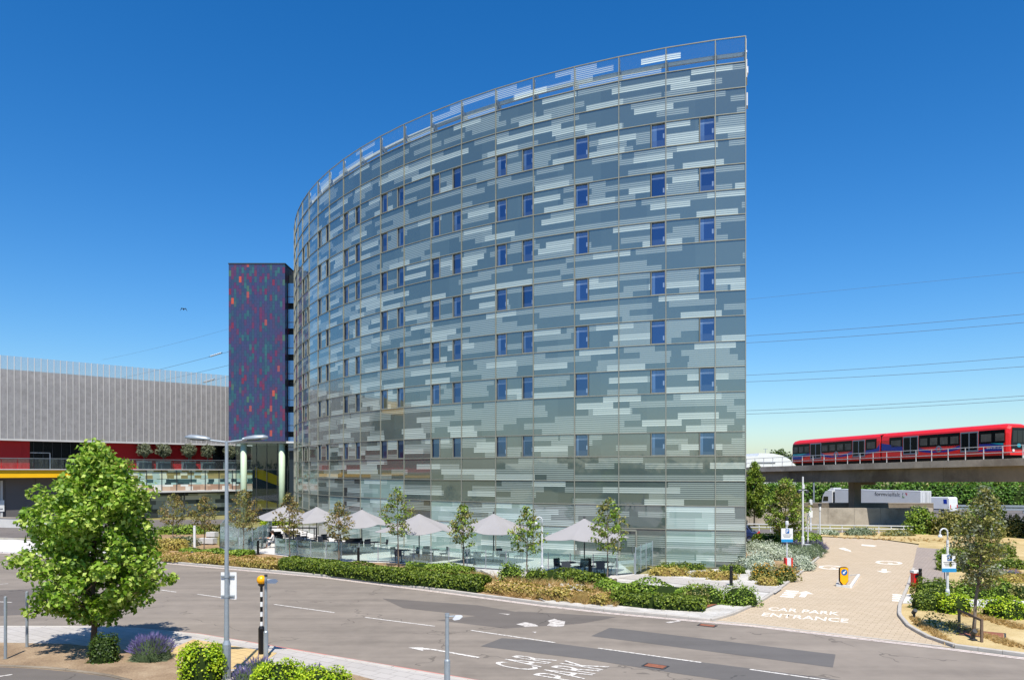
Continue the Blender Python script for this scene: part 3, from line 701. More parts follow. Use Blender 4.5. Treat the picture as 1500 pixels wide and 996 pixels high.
for k in range(NCOL+1):
    i = min(k, NCOL-1); n_ = out(i); a = P[k]-HO-n_*.10; mb = MB(); rz = math.pi-HD[i]
    mb.box((a.x, a.y, 31.75), (.10, .12, 1.9), rz=rz); e = P[k]-HO-n_*.55
    mb.bar(a+Vector((0, 0, 31.95)), e+Vector((0, 0, 31.6)), .16, .30); mb.box((e.x, e.y, 30.95), (.35, .35, .4), rz=rz)
    obj('parapet_bracket', mb, 'white_metal', hotel)
# end wall with louvre edge
mb = MB(); e = Vector((.2905, .9569, 0)); a = P[0]-HO+Vector((.04, 0, 0))
mb.bar(a+e*.1+Vector((0, 0, 30.9)), a+e*1.2+Vector((0, 0, 30.9)), .10, 1.1); mb.bar(a+e*.1+Vector((.05, 0, 29.0)), a+e*.6+Vector((.05, 0, 29.0)), .08, .8)
obj('louvre', mb, 'white_metal', hotel)
# terrace door
k = 2; a, b = P[k], P[k+1]; t = (b-a).normalized(); n_ = out(k); mb = MB()
A = a+(b-a)*.62-HO+n_*.06; B = a+(b-a)*.98-HO+n_*.06
for q in (A, B): mb.box((q.x, q.y, 1.1), (.09, .08, 2.2), rz=math.atan2(t.y, t.x))
mb.bar(A+Vector((0, 0, 2.2)), B+Vector((0, 0, 2.2)), .08, .10); d = obj('door', mb, 'beige_frame', hotel)
mb = MB(); mb.bar(A+(B-A)*.2+n_*.05+Vector((0, 0, .8)), A+(B-A)*.2+n_*.05+Vector((0, 0, 1.3)), .04); obj('door_handle', mb, 'steel', d)

# ------------------------------------------------------------------ tiled stair tower and glazed lobby
TD = 90.0
TX0, TX1 = (335-750)*TD/FPX, (417.5-750)*TD/FPX
def zat(py, D): return CAMZ-(py-HOR)*D/FPX
tw = thing('tower', 'slim tower tiled in purple, teal and orange beside the hotel', 'building', (TX0, TD, 0))
zb, zt = zat(646, TD), zat(387, TD)
mb = MB(); w = TX1-TX0; dp = 9.0
mb.box((w/2, dp/2, (zb+zt)/2), (w, dp, zt-zb)); mb.uv = []
for f in mb.f:
    for i in f:
        x, y, z = mb.v[i]; mb.uv.append((x+y*1.0+.01, z))
obj('tiled_wall', mb, 'tower_tiles', tw)
mb = MB(); mb.box((w/2, dp/2, zt+.06), (w+.1, dp+.1, .12)); obj('coping', mb, 'dark_metal', tw)
mb = MB(); sx0 = w+.03; sx1 = (441-750)*TD/FPX-TX0; zs = zat(398, TD)
mb.box(((sx0+sx1)/2, dp/2+1.6, zs/2), (sx1-sx0, dp, zs)); obj('stair_core', mb, 'tower_dark', tw)
for y0, y1 in ((415, 444), (453, 481), (490, 519), (528, 556), (566, 595), (604, 632), (640, 660)):
    mb = MB(); za, zc = zat(y0, TD+1), zat(y1, TD+1); mb.box(((sx0+sx1)/2, 1.07, (za+zc)/2), (sx1-sx0-.1, .04, abs(za-zc))); wn = obj('window', mb, 'stair_glass', tw)
    mb = MB(); mb.box(((sx0+sx1)/2, 1.05, (za+zc)/2-.4), (sx1-sx0-.1, .05, .05)); obj('window_bar', mb, 'dark_metal', wn)
mb = MB(); mb.tube([(w+.2, 4, zs), (w+.2, 4, zs+2.4)], .06, 6); obj('mast', mb, 'white_metal', tw)
# lobby
LX0, LX1 = (338-750)*TD/FPX-TX0, (446-750)*TD/FPX-TX0
mb = MB(); mb.box(((LX0+LX1)/2, 7.6, zb/2), (LX1-LX0, .2, zb-.05)); obj('lobby_wall', mb, 'tower_dark', tw)
mb = MB(); mb.box(((LX0+LX1)/2, 4.0, zb-.11), (LX1-LX0, 7.0, .2)); obj('soffit', mb, 'white_metal', tw)
for px in (357, 413):
    mb = MB(); x = (px-750)*(TD+1.0)/FPX-TX0; mb.lathe([(.36, 0), (.36, zb-.25)], (x, 1.0, 0), 18); obj('column', mb, 'column_green', tw, smooth=True)
nb = 7
for i in range(nb):
    x0 = LX0+(LX1-LX0)*i/nb; x1 = LX0+(LX1-LX0)*(i+1)/nb
    for j, (z0, z1) in enumerate(((0, 3.0), (3.0, 6.2), (6.2, zb-.02))):
        mb = MB(); mb.box(((x0+x1)/2, 1.7, (z0+z1)/2), (x1-x0-.07, .02, z1-z0-.06)); obj('lobby_pane', mb, 'lobby_glass', tw)
mb = MB()
for i in range(nb+1): mb.box((LX0+(LX1-LX0)*i/nb, 1.7, zb/2), (.06, .10, zb-.03))
for z in (3.0, 6.2): mb.box(((LX0+LX1)/2, 1.7, z), (LX1-LX0, .08, .06))
obj('glazing_frame', mb, 'dark_metal', tw)
mb = MB(); X = lambda px, D=TD+1: (px-750)*D/FPX-TX0
mb.plate((0, 2.2, 0), (1, 0, 0), (0, 0, 1), (0, -1, 0), [(X(370), zat(684, 91)), (X(410), zat(700, 91)), (X(412), zat(714, 91)), (X(370), zat(699, 91))], .3)
obj('yellow_slab', mb, 'yellow_panel', tw)  # slanted yellow slab behind the lobby glass
mb = MB(); mb.plate((0, 2.2, 0), (1, 0, 0), (0, 0, 1), (0, -1, 0), [(X(370), zat(729, 91)), (X(406), zat(739, 91)), (X(406), zat(746, 91)), (X(370), zat(745, 91))], .3); obj('yellow_slab', mb, 'yellow_panel', tw)

# ------------------------------------------------------------------ exhibition centre
E0 = Vector((-58.67, 88, 0)); E1 = Vector((-39.47, 107, 0)); tE = (E1-E0).normalized(); nE = Vector((tE.y, -tE.x, 0))
ec = thing('exhibition_centre', 'long exhibition hall with grey mesh screen over red and yellow bands', 'building', E0)
def e(a, b, z=0): return tE*a+nE*b+Vector((0, 0, z))
def ebox(a0, a1, b0, b1, z0, z1, mb=None, m=0):
    mb = mb or MB(); c = e((a0+a1)/2, (b0+b1)/2, (z0+z1)/2)
    return mb.box(c, (abs(a1-a0), abs(b1-b0), abs(z1-z0)), m, rz=math.atan2(tE.y, tE.x))
def apx(px):                                   # photo column -> distance along this wall
    r = (px-750)/FPX; return (E0.x-r*E0.y)/(r*tE.y-tE.x)
AL, AR = -52.0, 34.0
obj('hall', ebox(AL, AR, -26, -1.6, 5.0, 16.4), 'excel_wall', ec)
obj('roof', ebox(AL, AR, -26, -1.7, 16.41, 16.7), 'roof_grey', ec)
obj('parapet_band', ebox(AL, AR, -1.5, -1.25, 16.35, 17.75), 'pale_wall', ec)
obj('eaves_shade_strip', ebox(AL, AR, -1.55, -1.3, 15.2, 16.3), 'grey_panel', ec)  # dark strip standing in for the shadow line under the parapet band
# screen in bays with ribs
bay = .68; nbay = int(27.5/bay)
ribm = None; pm = None; pt = None
for i in range(-6, nbay+4):
    a0 = i*bay
    if ribm is None:
        mb = MB(); ebox(0, .06, .0, .09, 9.75, 19.3, mb); ribm = mesh_from(mb, 'rib', 'rib_grey')
        mb = MB(); ebox(.08, bay-.02, .0, .04, 9.75, 17.75, mb); pm = mesh_from(mb, 'screen_panel', 'mesh_screen')
        mb = MB(); ebox(.08, bay-.02, .0, .04, 17.77, 19.3, mb); pt = mesh_from(mb, 'screen_top', 'mesh_thin')
    for nm, me in (('rib', ribm), ('screen_panel', pm), ('screen_top', pt)):
        o = bpy.data.objects.new(nm, me); C.objects.link(o); o.parent = ec; o.location = tE*a0
mb = MB(); ebox(AL, -6*bay, 0, .05, 9.75, 17.75, mb); obj('screen_end', mb, 'mesh_screen', ec)
obj('screen_sill', ebox(AL, AR, -1.5, .1, 9.55, 9.74), 'pale_wall', ec)
# red band with the glazed recess
a1, a2 = apx(47), apx(128)
for s0, s1 in ((AL, a1), (a2, apx(316))):
    w_ = 3.4; s_ = s0
    while s_ < s1-.01:
        q = min(s_+w_, s1); obj('red_panel', ebox(s_+.008, q-.008, -1.6, -1.05, 6.25, 9.54), 'red_panel', ec); s_ = q
rec = obj('glazed_recess', ebox(a1, a2, -1.64, -1.52, 6.25, 9.54), 'glass_black', ec)
for i in range(6): obj('recess_mullion', ebox(a1+(a2-a1)*(i+.5)/6-.03, a1+(a2-a1)*(i+.5)/6+.03, -1.5, -1.44, 6.25, 9.5), 'dark_metal', rec)
obj('door_frame', MB().bar(e(a1+2.2, -1.4, 6.3), e(a1+2.2, -1.4, 8.2), .08).bar(e(a1+2.2, -1.4, 8.2), e(a1+.1, -1.4, 8.2), .08), 'white_metal', ec)
obj('glazed_end', ebox(apx(316), AR, -1.6, -1.4, 6.25, 9.54), 'glass_dark', ec)
# yellow beam, balcony slab, balustrade
a3 = apx(165)
obj('yellow_beam', ebox(AL, a3, -1.0, .7, 5.25, 6.15), 'yellow_panel', ec)
obj('balcony_slab', ebox(AL, AR, -1.6, .9, 6.16, 6.26), 'pale_wall', ec)
s_ = -8.0
while s_ < AR-1:
    obj('balcony_pane', ebox(s_+.02, s_+1.55, .72, .74, 6.3, 7.45), 'terrace_glass', ec); s_ += 1.6
obj('balcony_rail', ebox(-8, AR, .69, .77, 7.46, 7.53), 'steel', ec)
# dark grey gates below the beam
s_ = AL
while s_ < a3-.5:
    q = min(s_+3.1, a3); obj('gate_panel', ebox(s_+.02, q-.02, -1.2, -1.0, 0.0, 5.24), 'grey_panel', ec); s_ = q
obj('gate_jamb', ebox(apx(3), apx(6.5), -1.0, -.8, 0, 4.9), 'pale_wall', ec)
# mosaic wing with canopy
def mosaic_wall(nm, z0, z1, mat):
    mb = ebox(a3, AR, -.8, .7, z0, z1); mb.uv = []
    for f in mb.f:
        for i in f:
            v_ = Vector(mb.v[i]); mb.uv.append((v_.dot(tE)+40, v_.z))
    obj(nm, mb, mat, ec)
mosaic_wall('mosaic_band', 5.0, 6.15, 'mosaic_upper'); mosaic_wall('mosaic_band', 4.25, 5.0, 'mosaic_mid'); mosaic_wall('mosaic_band', 3.45, 4.25, 'mosaic_lower'); mosaic_wall('mosaic_band', .0, 3.0, 'mosaic_base')
obj('canopy', ebox(a3, AR, -.5, 2.3, 3.25, 3.44), 'pale_wall', ec); obj('canopy_shade_strip', ebox(a3, AR, -.9, .55, 3.0, 3.24), 'dark_metal', ec)  # dark wall strip under the canopy, its shade put into the colour
s_ = a3
while s_ < AR: obj('glazing_bar', ebox(s_-.03, s_+.03, .71, .79, 3.46, 6.14), 'dark_metal', ec); s_ += 1.9
for px in (262, 325): 
    a_ = apx(px); obj('canopy_post', MB().tube([e(a_, 1.8, 0), e(a_, 1.8, 3.25)], .09, 8), 'dark_metal', ec)
# a yellow portal farther along the hall (it shows in the hotel's glass)
obj('yellow_portal', ebox(-34, -16, 0.3, 3.0, 15.5, 17.6), 'yellow_panel', ec); obj('portal_leg', ebox(-18, -16, .3, 3.0, 9.8, 15.49), 'yellow_panel', ec)
# planted boxes on the balcony come with the trees
low = thing('forecourt_wall', 'low pale wall in front of the dark grey gates', 'wall', G(20, 772))
mb = MB(); a = G(-160, 768)-G(20, 772); b = G(150, 776)-G(20, 772); mb.bar(a+Vector((0, 0, .5)), b+Vector((0, 0, .5)), .4, 1.0); obj('wall_body', mb, 'pale_wall', low)
mb = MB(); mb.bar(a+Vector((0, 0, 1.04)), b+Vector((0, 0, 1.04)), .5, .08); obj('wall_coping', mb, 'concrete', low)
sg = thing('notice', 'small white notice fixed to the dark grey gate', 'notice', E0+e(apx(1), -.75, 2.0))
mb = MB(); mb.box((0, 0, 0), (1.0, .05, 1.3), rz=math.atan2(tE.y, tE.x)); obj('notice_board', mb, 'white_paint', sg)
mb = MB(); mb.box(nE*.03+Vector((0, 0, -.35)), (.7, .02, .12), rz=math.atan2(tE.y, tE.x)); obj('notice_print', mb, 'text_grey', sg)
# ------------------------------------------------------------------ plants
def leaf_arrays(pts, nrm, size, up=.0, jit=.8, ratio=.36):
    N = len(pts); n_ = nrm + rng.normal(0, jit, (N, 3)); n_[:, 2] += up
    n_ /= np.linalg.norm(n_, axis=1, keepdims=True)+1e-9
    r = rng.normal(0, 1, (N, 3)); t = np.cross(n_, r); t /= np.linalg.norm(t, axis=1, keepdims=True)+1e-9
    b = np.cross(n_, t); s = (size*rng.uniform(.65, 1.3, N))[:, None]
    v = np.stack([pts-t*s*.5, pts+b*s*ratio+n_*s*.12, pts+t*s*.5, pts-b*s*ratio+n_*s*.12], 1).reshape(-1, 3)
    i = np.arange(N)*4; f = np.stack([np.stack([i, i+1, i+2], 1), np.stack([i, i+2, i+3], 1)], 1).reshape(-1, 3)
    return v, f
def blade_arrays(base, tip, width):
    N = len(base); d = tip-base; r = rng.normal(0, 1, (N, 3)); b = np.cross(d, r); b /= np.linalg.norm(b, axis=1, keepdims=True)+1e-9
    v = np.stack([base-b*width, base+b*width, tip], 1).reshape(-1, 3); i = np.arange(N)*3
    return v, np.stack([i, i+1, i+2], 1)
def tri_mesh(name, parts, mats):                 # parts: (v, f, material index)
    vs_ = []; fs = []; ms = []; o = 0
    for v, f, m in parts: vs_.append(v); fs.append(f+o); ms.append(np.full(len(f), m)); o += len(v)
    v = np.concatenate(vs_).astype(np.float32); f = np.concatenate(fs).astype(np.int32); m = np.concatenate(ms).astype(np.int32)
    me = bpy.data.meshes.new(name); me.vertices.add(len(v)); me.vertices.foreach_set('co', v.ravel())
    me.loops.add(f.size); me.loops.foreach_set('vertex_index', f.ravel()); me.polygons.add(len(f))
    me.polygons.foreach_set('loop_start', np.arange(len(f))*3); me.polygons.foreach_set('loop_total', np.full(len(f), 3))
    for x in mats: me.materials.append(MAT(x))
    me.polygons.foreach_set('material_index', m); me.update(calc_edges=True); return me
def grid_tris(nu, nv, closed=True):
    f = []
    for i in range(nv-1):
        for j in range(nu if closed else nu-1):
            a, b = i*nu+j, i*nu+(j+1) % nu; f += [(a, b, b+nu), (a, b+nu, a+nu)]
    return np.array(f)
def lump(P_, seed, amp):                          # low-frequency lumps for uneven outlines
    a = rng.uniform(0, 6.28, 6); k = rng.uniform(.8, 2.6, (6, 3))*np.where(rng.random((6, 3)) < .5, -1, 1)
    return 1+amp*sum(np.sin(P_@k[i]+a[i]) for i in range(6))/2.4
def sup(c, e_): return np.sign(c)*np.abs(c)**e_
def bush_mesh(w, d, h, leaf='leaf_hedge', core='core_leaf', size=.10, dens=230, boxy=.75, amp=.08, tips=None, tipfrac=.0, spiky=0.0, core_on=True):
    A = w*d*.8+(w+d)*h*1.3; N = int(min(max(A*dens, 90), 9000))
    u = rng.uniform(0, 2*np.pi, N); z = rng.uniform(-.15, 1, N)**1.0; el = np.arcsin(np.clip(z, -1, 1))
    n_ = np.stack([np.cos(el)*np.cos(u), np.cos(el)*np.sin(u), np.sin(el)], 1)
    q = np.stack([sup(np.cos(el), boxy)*sup(np.cos(u), boxy), sup(np.cos(el), boxy)*sup(np.sin(u), boxy), sup(np.sin(el), boxy)], 1)
    L = lump(q*np.array([max(1, w), max(1, d), 1])*2.2, 0, amp)[:, None]
    r = (1.03-np.abs(rng.normal(0, .10, N)))[:, None]*L
    p = q*r*np.array([w/2, d/2, h*.94])+rng.normal(0, size*.35, (N, 3)); p[:, 2] = np.maximum(p[:, 2]+h*.06, .02)
    if spiky: v, f = blade_arrays(p*np.array([.55, .55, .45]), p*(1+rng.uniform(-.1, spiky, (N, 1))), .012+size*.10)
    else: v, f = leaf_arrays(p, n_*1.1, size, .25, .75)
    parts = [(v, f, 0)]
    if tips:
        M_ = int(N*tipfrac); idx = rng.choice(N, M_); keep = idx[p[idx, 2] > h*.35]; pp = p[keep]*(1.04+rng.uniform(0, .10, (len(keep), 1)))
        if spiky: v, f = blade_arrays(pp*.92, pp*1.06+np.array([0, 0, .03]), .016)
        else: v, f = leaf_arrays(pp, n_[keep], size*.8, .5, .5)
        parts.append((v, f, 2))
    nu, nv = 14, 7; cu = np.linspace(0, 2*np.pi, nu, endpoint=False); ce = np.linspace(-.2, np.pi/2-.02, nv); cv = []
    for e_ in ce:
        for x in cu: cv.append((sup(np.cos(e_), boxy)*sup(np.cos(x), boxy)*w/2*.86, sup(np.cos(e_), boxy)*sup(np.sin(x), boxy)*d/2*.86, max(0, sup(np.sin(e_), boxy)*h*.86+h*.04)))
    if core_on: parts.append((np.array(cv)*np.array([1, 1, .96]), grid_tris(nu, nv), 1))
    return tri_mesh('bush', parts, [leaf, core] + ([tips] if tips else []))
def shrub(px, py, wpx, hpx, label, leaf='leaf_hedge', core='core_leaf', name='shrub', cat='shrub', group=None, z=.08, dfac=.85, **k):
    p = G(px, py, z); s = FPX/p.y; w, h = wpx/s, hpx/s; d = w*dfac if isinstance(dfac, float) else dfac[0]
    p.y += d*.25
    k.setdefault('size', min(.16, max(.07, 3.0/ s)))
    o = bpy.data.objects.new(name, bush_mesh(w, d, h, leaf, core, **k)); C.objects.link(o); o.location = p
    o.rotation_euler = (0, 0, rnd.uniform(-.3, .3) if dfac == .85 else 0); tag(o, label, cat, group); return o
def hedge(path, wid, hgt, label, leaf='leaf_hedge', core='core_leaf', name='hedge', size=.10, dens=230, amp=.06, boxy=.45, group=None, cat='hedge', tips=None, tipfrac=0., cap=26000):
    org = path[0].copy(); q = [p-org for p in path]; L = [0]
    for a, b in zip(q[:-1], q[1:]): L.append(L[-1]+(b-a).length)
    T = L[-1]
    def fr(s):
        s = np.clip(s, 0, T); i = np.clip(np.searchsorted(L, s, 'right')-1, 0, len(q)-2); A = np.array([tuple(x) for x in q]); La = np.array(L)
        f = ((s-La[i])/(La[i+1]-La[i]))[:, None]; t = A[i+1]-A[i]; t /= np.linalg.norm(t, axis=1, keepdims=True); return A[i]*(1-f)+A[i+1]*f, t
    N = int(min(T*(hgt*2+wid)*dens, cap)); s = rng.uniform(0, T, N); th = rng.uniform(0, np.pi, N)
    n_end = int(N*min(.2, wid/T)); s[:n_end] = np.where(rng.random(n_end) < .5, -.0, T)
    c, t = fr(s); side = np.stack([-t[:, 1], t[:, 0], t[:, 2]*0], 1)
    x, zz = sup(np.cos(th), boxy)*wid/2, sup(np.sin(th), boxy)*hgt
    endm = np.arange(N) < n_end; rr = np.sqrt(rng.random(N)); x = np.where(endm, x*rr, x); zz = np.where(endm, zz*rr, zz)
    L_ = lump(np.stack([s*1.3, x, zz], 1), 0, amp)*(1-np.abs(rng.normal(0, .06, N)))
    x, zz = x*L_, zz*L_
    p = c+side*x[:, None]; p[:, 2] += np.maximum(zz, .03)
    p += t*np.where(endm, np.where(s <= 0, -1, 1)*rng.uniform(0, .12, N), 0)[:, None]
    n_ = side*np.cos(th)[:, None]; n_[:, 2] = np.sin(th)
    v, f = leaf_arrays(p, n_*1.2, size, .2, .75); parts = [(v, f, 0)]
    if tips:
        k = rng.choice(N, int(N*tipfrac)); k = k[zz[k] > hgt*.5]; v, f = leaf_arrays(p[k]+np.array([0, 0, size*.5]), n_[k], size, .4, .6); parts.append((v, f, 2))
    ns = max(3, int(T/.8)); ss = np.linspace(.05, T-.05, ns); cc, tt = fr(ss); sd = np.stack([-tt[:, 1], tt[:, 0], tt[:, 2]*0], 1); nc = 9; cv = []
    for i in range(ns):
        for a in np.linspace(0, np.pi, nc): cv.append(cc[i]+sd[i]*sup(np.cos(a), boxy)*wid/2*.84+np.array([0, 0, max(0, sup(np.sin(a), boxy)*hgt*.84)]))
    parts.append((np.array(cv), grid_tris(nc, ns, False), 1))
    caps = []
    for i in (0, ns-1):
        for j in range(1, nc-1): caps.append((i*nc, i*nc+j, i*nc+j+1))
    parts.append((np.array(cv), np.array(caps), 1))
    o = bpy.data.objects.new(name, tri_mesh(name, parts, [leaf, core]+([tips] if tips else []))); C.objects.link(o); o.location = org; tag(o, label, cat, group); return o

def limb_pts(a, b, bend, n=5):
    a, b = Vector(a), Vector(b); L = (b-a).length; o = Vector((rnd.uniform(-1, 1), rnd.uniform(-1, 1), rnd.uniform(-.2, .6)))*bend*L
    return [a+(b-a)*(i/(n-1))+o*math.sin(math.pi*i/(n-1)) for i in range(n)]
def tree(base, H, label, crown, leaf='leaf_street', leaf2=None, bark='grey_bark', tr=.06, bare=.35, nl=26, clump=.30, per=34, size=.13, lean=(0, 0), name='tree', group=None, up=.35, seed=0, fill=.5, frac2=.0, cat='tree'):
    """crown(f) -> radius in metres at fraction f (0 at the lowest leaves, 1 at the top)"""
    rnd.seed(seed*13+5)
    t = thing(name, label, cat, base, group=group); mb = MB(); n_ = 9
    top = Vector((lean[0], lean[1], H*.97)); wob = [Vector((rnd.uniform(-1, 1), rnd.uniform(-1, 1), 0))*H*.006 for _ in range(n_)]
    tp = [top*(i/(n_-1))+wob[i]*(1 if 0 < i else 0) for i in range(n_)]
    mb.tube([tp[0]+Vector((0, 0, -.05))]+tp[1:], [tr*1.25]+[tr*(1-.85*i/(n_-1)) for i in range(1, n_)], 8)
    cs = []
    for i in range(nl):
        f = (i+.5)/nl; z = bare*H+(1-bare)*H*(f**.9)*.97; R = crown(f)
        ang = i*2.399+rnd.uniform(-.5, .5); rad = R*rnd.uniform(.55, 1.0)
        p0 = top*((z-up*rad)/H if z-up*rad > bare*H*.8 else bare*.85); p1 = Vector((top.x*z/H+rad*math.cos(ang), top.y*z/H+rad*math.sin(ang), z))
        lp = limb_pts(p0, p1, .08); r0 = tr*.42*(1-.6*f); mb.tube(lp, [r0*(1-.17*j) for j in range(5)], 5)
        cs.append((p1, 1.0)); cs.append((lp[3], .9))
        if rad > clump*1.5: cs.append((lp[2], .8))
        for _ in range(int(fill*4*R/max(clump, .1)*.5)):
            a2 = ang+rnd.uniform(-1.2, 1.2); r2 = R*math.sqrt(rnd.uniform(.05, 1.0)); q = Vector((top.x*z/H+r2*math.cos(a2), top.y*z/H+r2*math.sin(a2), z+rnd.uniform(-.5, .5)*clump*1.5))
            cs.append((q, rnd.uniform(.6, 1.0))); mb.tube([lp[2], (lp[2]+q)/2+Vector((0, 0, .04)), q], [r0*.4, r0*.3, r0*.15], 4)
    cs.append((top, .6))
    P_ = []; Nn = []; I = []
    for c, k in cs:
        m = max(4, int(per*k*rnd.uniform(.5, 1.3))); g = rng.normal(0, 1, (m, 3)); g /= np.linalg.norm(g, axis=1, keepdims=True)
        P_.append(np.array(c)+g*(clump*k*rng.uniform(.2, 1.0, (m, 1))**.6)*np.array([1, 1, .8])); Nn.append(g); I.append(np.full(m, 1 if (rng.random() < frac2) else 0))
    P_ = np.concatenate(P_); Nn = np.concatenate(Nn); I = np.concatenate(I); parts = []
    for k in (0, 1):
        s_ = I == k
        if s_.any(): v, f = leaf_arrays(P_[s_], Nn[s_]*.7, size, .55, .7); parts.append((v, f, k))
    obj('trunk', mb, bark, t, smooth=True)
    o = bpy.data.objects.new('crown', tri_mesh('crown', parts, [leaf]+([leaf2] if leaf2 else [leaf]))); C.objects.link(o); o.parent = t
    return t

# the big maple on the near side
def maple(f):
    k = [(0, .5), (.07, 1.6), (.17, 2.35), (.28, 2.40), (.40, 1.95), (.50, 1.95), (.62, 2.1), (.70, 1.75), (.80, 1.15), (.90, .6), (1, .12)]
    for (a, x), (b, y) in zip(k[:-1], k[1:]):
        if f <= b: return x+(y-x)*(f-a)/(b-a)
    return .2
tb = G(137, 951, .1)
tree(tb, 6.85, 'big bushy maple with bright green leaves beside the footway', maple, 'leaf_main', bark='brown_bark', tr=.10, bare=.15, nl=70, clump=.46, per=88, size=.165, seed=3, fill=.34, lean=(.10, 0), up=.55)
# young street trees along the terrace
def slim(R): return lambda f: R*(.55+.9*f if f < .35 else .87-.0*f if f < .4 else max(.10, .87*(1-((f-.4)/.6))**.75+.05))
st_ = [(299, 809, 726, 1.25, 'leaf_street', 'leaf_autumn', .5, 'young tree between two pale stone benches and a white post'),
       (357, 814, 716, 1.45, 'leaf_street', 'leaf_autumn', .55, 'young rusty-topped tree in front of the tall glass screen'),
       (424, 821, 722, 1.15, 'leaf_autumn', 'leaf_street', .4, 'small brownish tree at the corner of the terrace balustrade'),
       (496, 825, 734, 1.15, 'leaf_autumn', 'leaf_street', .5, 'small ochre tree in two tiers before the second and third parasols'),
       (584, 831, 712, 1.25, 'leaf_green', 'leaf_street', .5, 'slim green tree between the two middle parasols'),
       (679, 838, 736, 1.05, 'leaf_green', 'leaf_street', .6, 'thin sparse tree between the fourth and fifth parasols'),
       (772, 853, 741, 1.15, 'leaf_green', 'leaf_street', .3, 'small green tree beside the white swan-neck lamp'),
       (890, 859, 728, 1.2, 'leaf_green', 'leaf_street', .45, 'young tree with a low timber stake frame before the last parasol'),
       (253, 800, 722, 1.5, 'leaf_autumn', 'leaf_street', .5, 'sparse bronze tree beside the maple near the mosaic wing')]
for i, (px, py, ty, R, l1, l2, fr2, lab) in enumerate(st_):
    b_ = G(px, py, .08); s_ = FPX/b_.y; H = (py-ty)/s_
    tree(b_, H, lab, slim(R), l1, l2, 'grey_bark', .045, .40, 24, .24, 15, .135, seed=20+i, fill=.35, frac2=fr2, lean=(rnd.uniform(-.12, .12), 0), group='young trees along the terrace')
# right-hand trees
b_ = G(1425, 934, .02); s_ = FPX/b_.y
tree(b_, (934-712)/s_, 'slender olive-green tree growing out of the timber tree guard', lambda f: 1.05*(.55+1.2*f if f < .35 else .97 if f < .5 else max(.12, .97*(1-(f-.5)/.5)**.7)), 'leaf_street', 'leaf_olive', 'grey_bark', .065, .34, 44, .26, 26, .11, seed=41, lean=(.62, .2), fill=.5, frac2=.35)
b_ = G(1150, 803, .05); s_ = FPX/b_.y
tree(b_, (803-700)/s_, 'leafy tree behind the parking sign in the shrub bed', lambda f: 1.9*(.7+.8*f if f < .4 else max(.1, 1.02*(1-(f-.4)/.6)**.8)), 'leaf_green', 'leaf_street', 'grey_bark', .07, .22, 38, .36, 34, .16, seed=42, frac2=.4)
b_ = G(1105, 772); s_ = FPX/b_.y
tree(b_, (772-676)/s_, 'tall conical tree at the edge of the hotel wall', lambda f: 1.5*(.7+.8*f if f < .3 else max(.1, .95*(1-(f-.3)/.7)**.7)), 'leaf_hedge', 'leaf_green', 'grey_bark', .09, .18, 46, .42, 40, .20, seed=43, frac2=.4)
for i, (px, py, wp, hp, lab) in enumerate(((1352, 782, 46, 36, 'grey-green shrub at the shaded end of the concrete wall'), (1400, 784, 60, 34, 'olive shrub behind the swan-neck lamp of the parking sign'), (1448, 786, 66, 46, 'loose green shrub on the lawn edge below the highway'), (1492, 787, 50, 30, 'dark green shrub farther along the lawn edge'), (1545, 790, 60, 34, 'dark green shrub beyond the lawn edge'))):
    shrub(px, py, wp, hp, lab, 'leaf_street' if i % 2 else 'leaf_green', amp=.18, boxy=.95, size=.2, dens=110, z=.0, dfac=.6)
# olives in boxes on the balcony
olv = None
for i, px in enumerate((211, 239, 276, 304, 337)):
    a_ = apx(px); q = E0+e(a_, .05, 6.27)
    nm = ['first', 'second', 'third', 'fourth', 'fifth'][i]
    pl = thing('planter', f'{nm} grey planter box along the balcony counted from the red wall end', 'planter', q, math.atan2(tE.y, tE.x), 'planter boxes on the balcony')
    mb = MB(); mb.box((0, 0, .5), (1.55, .9, 1.0)); obj('box', mb, 'pot_grey', pl); mb = MB(); mb.box((0, 0, 1.0), (1.62, .97, .06)); obj('rim', mb, 'pot_grey', pl)
    tree(q+Vector((0, 0, .95)), 2.35, f'round-headed olive tree in the {nm} balcony planter', lambda f: .95*math.sqrt(max(.05, 1-(2*f-1)**2)), 'leaf_olive', None, 'grey_bark', .07, .30, 26, .28, 40, .13, seed=60+i, name='olive_tree', group='olive trees on the balcony', fill=.6)

# near bed
shrub(147, 970, 42, 40, 'dark round bush at the foot of the maple', 'leaf_dark', z=.11, size=.07, dens=520, boxy=.7)
shrub(216, 968, 62, 33, 'rounded lavender in full purple flower near the maple', 'leaf_sage', 'core_sage', name='lavender', cat='lavender', z=.11, spiky=.16, dens=650, tips='leaf_lavender', tipfrac=.8, boxy=.9)
shrub(292, 999, 66, 54, 'clipped square bush with bright lime-green leaves', 'leaf_bright', z=.11, size=.075, dens=560, boxy=.55, amp=.05)
shrub(404, 1018, 78, 46, 'bright lime-green bush beside the crossing lamp base', 'leaf_bright', z=.11, size=.075, dens=520, boxy=.7)
shrub(470, 1024, 84, 40, 'lower lime-green bush spreading along the footway edge', 'leaf_bright', z=.11, size=.075, dens=520, boxy=.75)
shrub(376, 1000, 50, 32, 'lavender clump behind the lime-green bushes', 'leaf_sage', 'core_sage', name='lavender', cat='lavender', z=.11, spiky=.2, dens=480, tips='leaf_lavender', tipfrac=.5, boxy=.9)
shrub(352, 1012, 34, 30, 'small lavender clump at the foot of the tall street lamp', 'leaf_sage', 'core_sage', name='lavender', cat='lavender', z=.11, spiky=.2, dens=480, tips='leaf_lavender', tipfrac=.8, boxy=.9)
